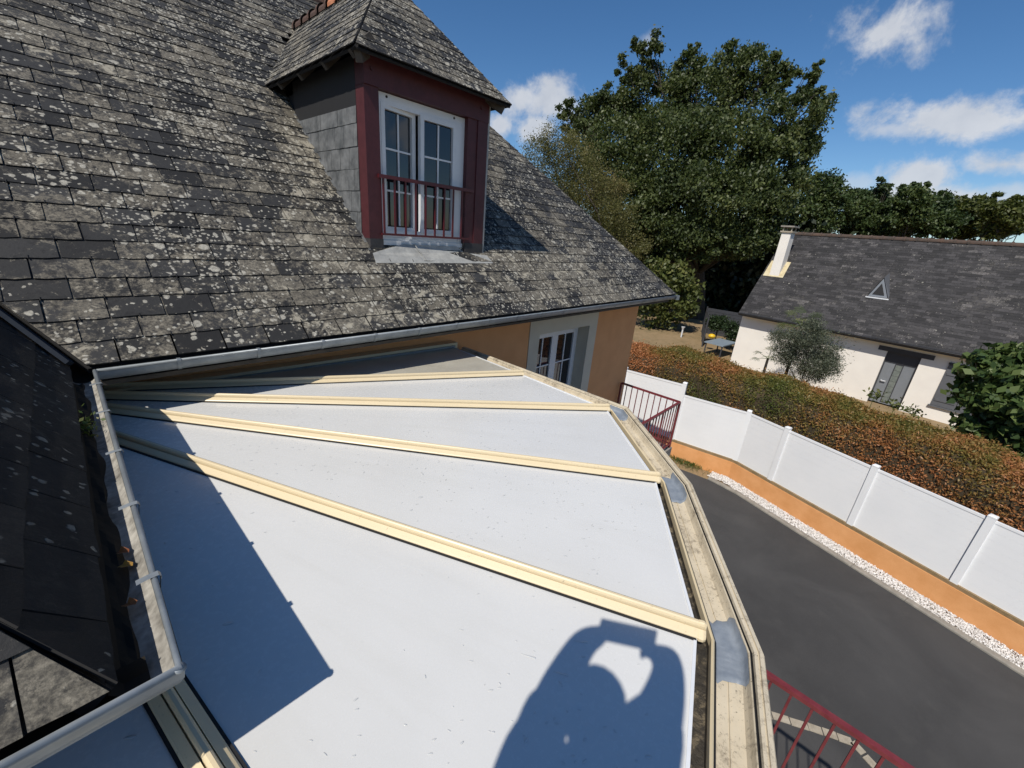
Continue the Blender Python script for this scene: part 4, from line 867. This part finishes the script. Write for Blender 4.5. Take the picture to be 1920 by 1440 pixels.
# ================================================================== TREES
def lobes_px(circles, dist_pt, rng, spread):
    out = []
    base = np.asarray(dist_pt, float); hd = math.hypot(base[0], base[1])
    for c in circles:
        x, y, r = c[:3]; off = c[3] if len(c) > 3 else rng.uniform(-spread, spread)
        d = ray(x, y); k = (hd + off) / math.hypot(d[0], d[1]); P = d * k; dep = np.dot(CM.T @ P, (0, 0, 1))
        ca = dep / np.linalg.norm(P); out.append((P, r * dep / F_PX * (.55 + .45 * ca)))
    return out
def tree(name, base, lobes, n, leaf, mat, label, seed, trunk_r=.4, group=None, cat='tree', clump=.16, droop=0.0, asp=.55, fork=.35, nclump=36, limbs=True):
    rng = np.random.default_rng(seed); base = np.asarray(base, float); o = empty(name, base, label, cat, group)
    vol = np.array([r ** 2.2 for _, r in lobes]); cnt = (vol / vol.sum() * n).astype(int); Cs = []; Rs = []
    for (P, r), k in zip(lobes, cnt):
        m_ = max(4, int(nclump * (r / np.median([q[1] for q in lobes])) ** 2)); d = rng.normal(size=(m_, 3)); d /= np.linalg.norm(d, axis=1)[:, None]
        cc = P + d * (r * (rng.uniform(.25, 1, m_) ** .45)[:, None]) * np.array([1, 1, .92]); cr = rng.uniform(.7, 1.5, m_) * clump * r
        tone = rng.uniform(-.18, .18, m_); ii = rng.integers(0, m_, k); g = rng.normal(size=(k, 3)) * np.array([1, 1, .75]); 
        p = cc[ii] + g * cr[ii][:, None]
        if droop: p[:, 2] -= np.abs(rng.normal(size=k)) * droop * r
        Cs.append(p); Rs.append(np.clip(rng.uniform(.1, .9, k) + tone[ii], 0, 1))
    C = np.concatenate(Cs); R_ = np.concatenate(Rs)
    fastquads('crown', leafquads(C, leaf, asp, up=.2, rng=rng), mat, o, rnd=R_)
    cen = np.average([p for p, _ in lobes], axis=0, weights=vol); tb = MB()
    fk = base + (cen - base) * fork; fk[:2] = base[:2] + (cen[:2] - base[:2]) * .25
    tb.tube([base - np.array([0, 0, .3]), base + (fk - base) * .15, base + (fk - base) * .55 + rng.normal(size=3) * .1 * trunk_r, fk], [trunk_r * 1.35, trunk_r, trunk_r * .85, trunk_r * .75], 9)
    if limbs:
        for P, r in lobes:
            mid = (fk + P) / 2 + rng.normal(size=3) * .06 * np.linalg.norm(P - fk); mid[2] += .02 * np.linalg.norm(P - fk)
            tb.tube([fk - (fk - base) * .08, mid, P], [trunk_r * .32, trunk_r * .15, trunk_r * .04], 6, cap=False)
            for _ in range(3):
                e = P + nrm(rng.normal(size=3)) * r * .75; tb.tube([mid + (P - mid) * .6, (mid + e) / 2 + (P - mid) * .2, e], [trunk_r * .10, trunk_r * .06, trunk_r * .02], 5, cap=False)
    tb.build('trunk', M['bark'], o); return o
rng = np.random.default_rng(21)
OAK = [(1215, 92, 34, 0), (1182, 128, 32, 0), (1298, 90, 20, 0), (1290, 125, 32, 0), (1240, 195, 75), (1330, 185, 78), (1375, 112, 34, 0), (1408, 150, 62), (1448, 118, 24, 0), (1462, 152, 36, 0), (1498, 158, 36, 0),
       (1532, 128, 19, 0), (1548, 178, 19, 0), (1522, 196, 30, 0), (1480, 225, 66), (1150, 195, 46), (1122, 225, 52), (1056, 205, 24, 1), (1082, 238, 34, 1), (1150, 300, 84, -2), (1250, 300, 96, -3), (1350, 300, 98, -3),
       (1450, 300, 78, -2), (1502, 285, 34, 0), (1515, 262, 24, 0), (1185, 395, 76, -4), (1280, 395, 92, -5), (1375, 395, 92, -5), (1450, 375, 62, -4), (1490, 345, 34, -2), (1230, 450, 50, -5), (1330, 455, 46, -6), (1400, 455, 50, -5), (1175, 460, 46, -4), (1285, 440, 50, -6), (1440, 440, 36, -4)]
base = np.array([37.5, 12.6, -5.92])
tree('oak_tree', base, lobes_px(OAK, base, rng, 2.0), 190000, .125, M['oakleaf'], 'huge dark green oak towering behind the white house', 5, .62, clump=.115, nclump=26)
WIL = [(1010, 275, 30), (1045, 262, 36), (1075, 285, 40), (1040, 320, 52), (1100, 330, 50), (1130, 355, 44), (1085, 390, 56), (1150, 400, 40), (1165, 352, 22), (1140, 440, 44), (1185, 455, 34), (1168, 385, 26), (1050, 360, 40)]
base = np.array([26.5, 13.8, -5.92])
tree('willow_tree', base, lobes_px(WIL, base, rng, 1.2), 55000, .07, M['birchleaf'], 'olive brown drooping tree in front of the oak, beside the roof edge', 6, .32, clump=.2, droop=.35, asp=.35, nclump=40)
# far hedgerow trees, left to right
HR = [([(1520, 375, 34), (1548, 355, 34), (1565, 395, 34), (1530, 415, 36), (1500, 400, 30), (1575, 365, 18), (1545, 330, 13), (1568, 343, 11), (1525, 340, 12)], 'farleaf', 'dark hedgerow tree right of the oak, behind the chimney'),
      ([(1605, 372, 22), (1612, 400, 26), (1595, 425, 20), (1628, 425, 22)], 'farleaf', 'slim hedgerow tree with open trunk left of the row centre'),
      ([(1645, 368, 24), (1660, 395, 30), (1640, 415, 24), (1675, 425, 28), (1648, 342, 10), (1663, 350, 9), (1625, 362, 9)], 'farleaf', 'leaning dark hedgerow tree above the rooflight'),
      ([(1700, 370, 24), (1722, 372, 24), (1710, 400, 30), (1690, 425, 26), (1735, 420, 28), (1716, 347, 9), (1735, 350, 9), (1695, 352, 8)], 'farleaf', 'broad dark hedgerow tree in the middle of the row'),
      ([(1760, 385, 22), (1752, 410, 26), (1775, 420, 26), (1768, 364, 9), (1755, 372, 8)], 'farleaf', 'small dark hedgerow tree right of the middle'),
      ([(1800, 395, 24), (1825, 395, 26), (1810, 425, 28), (1845, 425, 28), (1800, 370, 9), (1835, 372, 9)], 'farleaf2', 'yellowish green hedgerow tree near the right edge'),
      ([(1865, 395, 22), (1890, 400, 26), (1880, 430, 28), (1915, 415, 28), (1930, 395, 26), (1868, 371, 9), (1903, 372, 10)], 'farleaf2', 'yellowish green hedgerow tree at the right edge of picture')]
for i, (cc, mt, lb) in enumerate(HR):
    q = ray(cc[0][0], 440); k = (46 + (i % 3) * 2) / math.hypot(q[0], q[1]); base = np.array([q[0] * k, q[1] * k, -5.92])
    tree('hedgerow_tree', base, lobes_px(cc, base, rng, 1.2), 16000, .125, M[mt], lb, 30 + i, .24, group='trees of the far hedgerow', clump=.19, nclump=30)
# undergrowth mass below and behind the oak, and below the far hedgerow
def mass(name, pts, n, size, mat, label, seed, sc):
    rng = np.random.default_rng(seed); P = np.array(pts, float); ii = rng.integers(0, len(P), n); C = P[ii] + rng.normal(size=(n, 3)) * np.array(sc); C[:, 2] = np.maximum(C[:, 2], -5.9)
    return tag(fastquads(name, leafquads(C, size, .6, rng=rng), mat, rnd=rng.uniform(0, 1, n)), label, 'undergrowth', kind='stuff')
pts = []
for a in np.linspace(1150, 1490, 22):
    q = ray(a, 560); k = 46 / math.hypot(q[0], q[1]); 
    for z in (-5, -3, -1, 1): pts.append((q[0] * k, q[1] * k, z))
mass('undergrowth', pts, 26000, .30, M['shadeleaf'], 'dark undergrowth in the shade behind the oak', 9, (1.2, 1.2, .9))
pts = []
for a in np.linspace(1480, 1990, 26):
    q = ray(a, 460); k = 52 / math.hypot(q[0], q[1]); 
    for z in (-5, -3, -1.2, -.2): pts.append((q[0] * k, q[1] * k, z))
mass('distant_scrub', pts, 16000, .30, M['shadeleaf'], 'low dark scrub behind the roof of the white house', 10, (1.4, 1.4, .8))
# bushy broad-leaved tree by the gutter end
BU = [(1230, 545, 40), (1255, 520, 34), (1280, 545, 30), (1262, 580, 34), (1220, 585, 30), (1285, 575, 22), (1235, 505, 24), (1295, 560, 16)]
base = np.array([*onz(1232, 606, -5.92)[:2] * .93, -5.92])
tree('broadleaf_bush', base, lobes_px(BU, base, rng, .5), 4200, .17, M['chestleaf'], 'yellowish green large leaved bush beyond the end of the gutter', 11, .14, cat='bush', clump=.22, nclump=22)
# fig in front of the white house (right edge)
FG = [(1850, 690, 34), (1885, 680, 38), (1915, 700, 38), (1815, 735, 26), (1845, 745, 38), (1890, 750, 44), (1930, 760, 44), (1840, 795, 34), (1880, 805, 40), (1920, 820, 40), (1870, 668, 18), (1905, 660, 20), (1960, 730, 50), (1865, 835, 24), (1800, 705, 14)]
p = onz(1880, 880, -5.92); base = np.array([15.4, -2.55, -5.92]); q = ray(1885, 800); k = 15.6 / math.hypot(q[0], q[1]); base = np.array([q[0] * k, q[1] * k, -5.92])
tree('fig_tree', base, lobes_px(FG, base, rng, .5), 5200, .115, M['figleaf'], 'large leaved fig tree before the white house at the right edge', 12, .12, clump=.24, asp=.62, nclump=24)
# olive tree in front of the white wall
OL = [(1480, 640, 26), (1510, 630, 30), (1540, 650, 32), (1500, 665, 32), (1540, 685, 30), (1470, 665, 22), (1560, 665, 18), (1520, 700, 22), (1455, 630, 14), (1525, 612, 14), (1555, 690, 18)]
q = ray(1515, 690); k = 20.2 / math.hypot(q[0], q[1]); base = np.array([q[0] * k, q[1] * k, -5.92])
tree('olive_tree', base, lobes_px(OL, base, rng, .5), 30000, .045, M['oliveleaf'], 'grey green olive tree against the white wall', 13, .055, clump=.26, asp=.22, nclump=40)
# fan palm behind it
def palm(pxc, dist, ztop, label, seed, nfr=11, R=.62):
    rng = np.random.default_rng(seed); q = ray(*pxc); k = dist / math.hypot(q[0], q[1]); P = q * k; b = np.array([P[0], P[1], -5.92]); o = empty('fan_palm', b, label, 'palm')
    MB().tube([b, (b + P) / 2 + np.array([.03, 0, 0]), P], [.07, .06, .05], 8).build('trunk', M['bark'], o)
    me = MB()
    for i in range(nfr):
        a = 2 * math.pi * i / nfr + rng.uniform(-.3, .3); el = rng.uniform(-.2, 1.1); d = np.array([math.cos(a) * math.cos(el), math.sin(a) * math.cos(el), math.sin(el)]); tip = P + d * R * .8; sd = nrm(np.cross(d, (0, 0, 1))); un = np.cross(sd, d)
        fr = MB(); fr.cur = rng.uniform(.05, .7) if i else .98; fr.tube([P, tip], [.012, .008], 5)
        for j in range(13):
            th = (j - 6) / 6 * 1.35; v = d * math.cos(th) + sd * math.sin(th); e = tip + v * R * (.75 - .1 * abs(th)) - np.array([0, 0, (.10 + .22 * rng.random()) * R]); m_ = tip + v * R * .4; wv = nrm(np.cross(v, un)) * .013
            fr.add([tip, m_ + wv, e, m_ - wv], [(0, 1, 2, 3)])
        fr.build('frond', M['palmleaf'], o)
    return o
palm((1503, 612), 21.2, 0, 'dark fan palm rising behind the olive tree', 14, 18, .72)
palm((1440, 672), 20.6, 0, 'low fan palm with a yellow green frond before the white wall', 15, 6, .5)
# small sprigs along the top of the hedge by the door
for x, y, lb in [(1640, 742, 'leafy yellow green shrub tip above the hedge left of the door'), (1680, 758, 'leafy shrub tip above the hedge below the front door'), (1712, 772, 'small shrub tip above the hedge right of the door')]:
    q = ray(x, y); k = 16.5 / math.hypot(q[0], q[1]); P = q * k; o = empty('shrub', (P[0], P[1], -5.92), lb, 'shrub', 'shrub tips above the hedge')
    MB().tube([(P[0], P[1], -5.95), (P[0] + .03, P[1], -4.9), P], [.02, .015, .006], 5).build('stem', M['stem'], o)
    C = P + RNG.normal(size=(60, 3)) * np.array([.12, .12, .08]); fastquads('leaves', leafquads(C, .07, .4), M['chestleaf'], o, rnd=RNG.uniform(0, 1, 60))

# ================================================================== GARDEN THINGS beyond the hedge
gp = onz(1318, 640, -5.92)
def gpt(x, y, z): return onz(x, y, z)
sA = onz(1316, 650, -5.92); sB = sA + NU * .0 + NN * 2.6; 
scr = empty('privacy_screen', sA, 'grey slatted garden screen left of the white house', 'screen')
a, b = sA[:2] + np.array([-1.2, -.4]) * 0, (sA + nrm(np.array([.9, .33, 0])) * 5.0)[:2]
for k in range(8): MB().bar((*a, -5.8 + k * .23), (*b, -5.8 + k * .23), .02, .215).build('slat', M['anthra'], scr)
for q in (0, .33, .66, 1): p = a + (b - a) * q; MB().bar((*p, -5.95), (*p, -4.0), .07, .07, (1, 0, 0)).build('screen_post', M['anthra'], scr)
c2 = b + np.array([.1, -2.6])
for k in range(8): MB().bar((*b, -5.8 + k * .23), (*c2, -5.8 + k * .23), .02, .215).build('slat', M['anthra'], scr)
tp = onz(1352, 642, -5.15); tb = empty('garden_table', (tp[0], tp[1], -5.92), 'blue grey garden table beside the grey screen', 'table')
ta, tn = NU * .55, NN * .95
MB().obox(tp, ta, tn, (0, 0, .03)).build('table_top', M['table'], tb)
for i in (-1, 1):
    for j in (-1, 1): c = tp + ta * i * .85 + tn * j * .88; MB().bar((c[0], c[1], -5.92), (c[0], c[1], -5.18), .06, .06, (1, 0, 0)).build('leg', M['anthra'], tb)
q = onz(1334, 633, -5.10); mb = MB(); mb.loft([[q + np.array([r * math.cos(a), r * math.sin(a), h]) for a in np.linspace(0, 2 * math.pi, 12, endpoint=False)] for r, h in ((.12, -.02), (.2, .05), (.21, .12), (.15, .2), (.05, .23))], closed=True, cap=True)
tag(mb.build('yellow_bowl', M['yellow'], smooth=True), 'round yellow bowl on the garden table', 'bowl')
TP = [(1345, 608, 15, 0), (1352, 603, 13, 0), (1338, 604, 11, 0)]; q = ray(1343, 630); k = 29.5 / math.hypot(q[0], q[1]); base = np.array([q[0] * k, q[1] * k, -5.92])
tree('topiary_tree', base, lobes_px(TP, base, rng, .2), 3000, .07, M['darkleaf'], 'round clipped topiary tree on a thin stem by the grey screen', 16, .05, clump=.25, fork=.8, limbs=False)
TP = [(1372, 618, 14, 0), (1375, 632, 13, 0)]; q = ray(1374, 640); k = 28.5 / math.hypot(q[0], q[1]); base = np.array([q[0] * k, q[1] * k, -5.92])
tree('shrub', base, lobes_px(TP, base, rng, .2), 2200, .07, M['darkleaf'], 'dark evergreen shrub tight against the corner of the white house', 17, .05, cat='shrub', clump=.25, limbs=False)
lp = onz(1277, 632, -5.92); gl = empty('garden_lamp', lp, 'short white garden lamp on the dry lawn', 'lamp')
MB().tube([lp, lp + np.array([0, 0, .55])], .05, 8).build('lamp_post', M['pvc'], gl); MB().tube([lp + np.array([0, 0, .55]), lp + np.array([0, 0, .72])], [.06, .13], 10).build('lamp_head', M['pvc'], gl)

# ================================================================== PERSON taking the picture (behind the camera; only the shadow shows)
RT = nrm([r_[0], r_[1], 0]); FW = np.array([-RT[1], RT[0], 0])
def pp(l, f, z): return tuple(RT * l + FW * f + np.array([0, 0, z]))
FT = -1.425
per = empty('person', pp(-.3, -.37, FT), 'person in navy shirt standing on the roof holding up a phone', 'person')
def skin(name, verts, edges, radii, mat, parent, sub=2, root=0):
    me = bpy.data.meshes.new(name); me.from_pydata([tuple(v) for v in verts], edges, []); me.materials.append(mat); o = put(bpy.data.objects.new(name, me), parent)
    sm = o.modifiers.new('skin', 'SKIN'); 
    for v, r in zip(me.skin_vertices[0].data, radii): v.radius = (r, r) if not hasattr(r, '__len__') else r
    me.skin_vertices[0].data[root].use_root = True; sm.use_smooth_shade = True
    ss = o.modifiers.new('sub', 'SUBSURF'); ss.levels = sub; ss.render_levels = sub; return o

J = dict(pel=(-.30, -.37, -.56), sp=(-.30, -.36, -.36), ch=(-.28, -.28, -.14), nk=(-.30, -.25, .02), hb=(-.315, -.225, .08), hm=(-.33, -.20, .15), ht=(-.33, -.21, .23),
         ls=(-.45, -.22, -.08), le=(-.38, -.05, .03), lw=(-.305, .05, .17), rs=(-.085, -.165, -.06), re=(-.02, -.085, .07), rw=(.003, -.01, .16),
         lh=(-.39, -.37, -.66), lk=(-.41, -.33, -1.02), la=(-.41, -.38, -1.37), lt=(-.41, -.22, -1.40), rh=(-.21, -.37, -.66), rk=(-.19, -.31, -1.02), ra=(-.18, -.38, -1.37), rtt=(-.18, -.22, -1.40))
RD = dict(pel=.145, sp=.125, ch=.145, nk=.058, hb=.07, hm=.095, ht=.075, ls=.075, le=.065, lw=.055, rs=.10, re=.075, rw=.06, lh=.09, lk=.06, la=.042, lt=.038, rh=.09, rk=.06, ra=.042, rtt=.038)
BONES = [('pel', 'sp'), ('sp', 'ch'), ('ch', 'nk'), ('nk', 'hb'), ('hb', 'hm'), ('hm', 'ht'), ('ch', 'ls'), ('ls', 'le'), ('le', 'lw'), ('ch', 'rs'), ('rs', 're'), ('re', 'rw'), ('pel', 'lh'), ('lh', 'lk'), ('lk', 'la'), ('la', 'lt'), ('pel', 'rh'), ('rh', 'rk'), ('rk', 'ra'), ('ra', 'rtt')]
def chain(keys, bones, grow, name, mat, sub=2):
    ix = {k: i for i, k in enumerate(keys)}
    return skin(name, [pp(*J[k]) for k in keys], [(ix[a], ix[b]) for a, b in bones if a in ix and b in ix], [RD[k] + grow for k in keys], mat, per, sub)
# hands: palm and five fingers closing on the phone
def hand(side, wrist, out):
    sx = -1 if side == 'l' else 1; V = []; E_ = []; R2 = []
    pal = (wrist[0] - sx * .05, wrist[1] + .0, wrist[2] + .025)
    V += [wrist, pal]; R2 += [.026, .032]; E_ += [(0, 1)]
    for k in range(4):
        z = wrist[2] + .055 - k * .021; L = (.030, .034, .032, .025)[k]; b = len(V)
        V += [(pal[0] - sx * .02, pal[1] + .004, z), (pal[0] - sx * (.03 + L * .6), pal[1] + .012, z + .002), (pal[0] - sx * (.032 + L * 1.1), pal[1] - .004, z)]; R2 += [.010, .009, .0075]; E_ += [(1, b), (b, b + 1), (b + 1, b + 2)]
    b = len(V); V += [(pal[0] - sx * .008, pal[1] - .03, pal[2] + .02), (pal[0] - sx * .03, pal[1] - .038, pal[2] + .04)]; R2 += [.012, .009]; E_ += [(1, b), (b, b + 1)]
    return V, E_, R2
allk = list(J.keys()); verts = [pp(*J[k]) for k in allk]; rad = [RD[k] for k in allk]; edges = [(allk.index(a), allk.index(b)) for a, b in BONES]
for side, wk in (('l', 'lw'), ('r', 'rw')):
    Vh, Eh, Rh = hand(side, J[wk], 0); b = len(verts); wi = allk.index(wk); mp = lambda i: wi if i == 0 else b + i - 1
    verts += [pp(*v) for v in Vh[1:]]; rad += Rh[1:]; edges += [(mp(i), mp(j)) for i, j in Eh]
skin('body', verts, edges, rad, M['skin'], per)
chain(['pel', 'sp', 'ch', 'ls', 'le', 'rs', 're'], BONES, .016, 'shirt', M['shirt']); chain(['pel', 'lh', 'lk', 'la', 'rh', 'rk', 'ra'], BONES, .02, 'trousers', M['trouser'])
for a, b in (('la', 'lt'), ('ra', 'rtt')):
    A_, B_ = np.array(pp(*J[a])), np.array(pp(*J[b])); A_[2] = B_[2] = FT + .04; skin('shoe', [A_ - (B_ - A_) * .25, A_, B_], [(0, 1), (1, 2)], [.04, .05, .042], M['shoe'], per)
hd = np.array(pp(*J['hm'])); mb = MB()
rings = [[hd + np.array([0, 0, h]) + r * (RT * math.cos(a) * .95 + FW * (math.sin(a) * 1.1 - .12)) for a in np.linspace(0, 2 * math.pi, 16, endpoint=False)] for r, h in ((.088, .02), (.100, .06), (.092, .10), (.06, .13), (.015, .142))]
mb.loft(rings, closed=True, cap=True); mb.build('hair', M['hair'], per, smooth=True)
for s_ in (-1, 1):
    e = hd + RT * s_ * .034 + FW * .088 + np.array([0, 0, .0]); mb = MB(); mb.tube([e - FW * .012, e, e + FW * .006], [.013, .012, .004], 8); mb.build('eye', M['pvc'], per)
    e = hd + RT * s_ * .098 - FW * .005; mb = MB(); mb.loft([[e + RT * s_ * d_ + FW * .022 * q * math.cos(a) + np.array([0, 0, .034 * q * math.sin(a)]) for a in np.linspace(0, 2 * math.pi, 10, endpoint=False)] for q, d_ in ((.8, -.01), (1, .004), (.6, .012))], closed=True, cap=True); mb.build('ear', M['skin'], per, smooth=True)
e = hd + FW * .10; MB().loft([[e + FW * f + RT * w2 * math.cos(a) + np.array([0, 0, h + w2 * .6 * math.sin(a)]) for a in np.linspace(0, 2 * math.pi, 8, endpoint=False)] for f, h, w2 in ((-.02, .01, .012), (.0, -.02, .014), (.014, -.035, .016), (.006, -.047, .012))], closed=True, cap=True).build('nose', M['skin'], per, smooth=True)
MB().bar(hd + FW * .098 - RT * .024 + np.array([0, 0, -.062]), hd + FW * .098 + RT * .024 + np.array([0, 0, -.062]), .01, .008).build('mouth', M['oxblood'], per)
# phone: unseen, raised above the camera point so its shadow lands right
pc = np.array(pp(-.14, .072, .165)); ax_ = nrm(np.array(pp(-.01, .05, .165)) - np.array(pp(-.272, .098, .165))); nv = nrm(FW * .94 - np.array([0, 0, .34])); nv = nrm(nv - ax_ * np.dot(nv, ax_)); up_ = np.cross(ax_, nv)
ph = empty('phone', pc, 'black phone held up by the person', 'phone')
MB().obox(pc, ax_ * .11, up_ * .045, nv * .005).build('phone_body', M['phoneb'], ph); MB().obox(pc - nv * .0056, ax_ * .105, up_ * .041, nv * .0006).build('screen', M['glass'], ph); MB().obox(pc + ax_ * .085 + up_ * .022 + nv * .006, ax_ * .018, up_ * .018, nv * .0012).build('lens_block', M['phoneb'], ph)
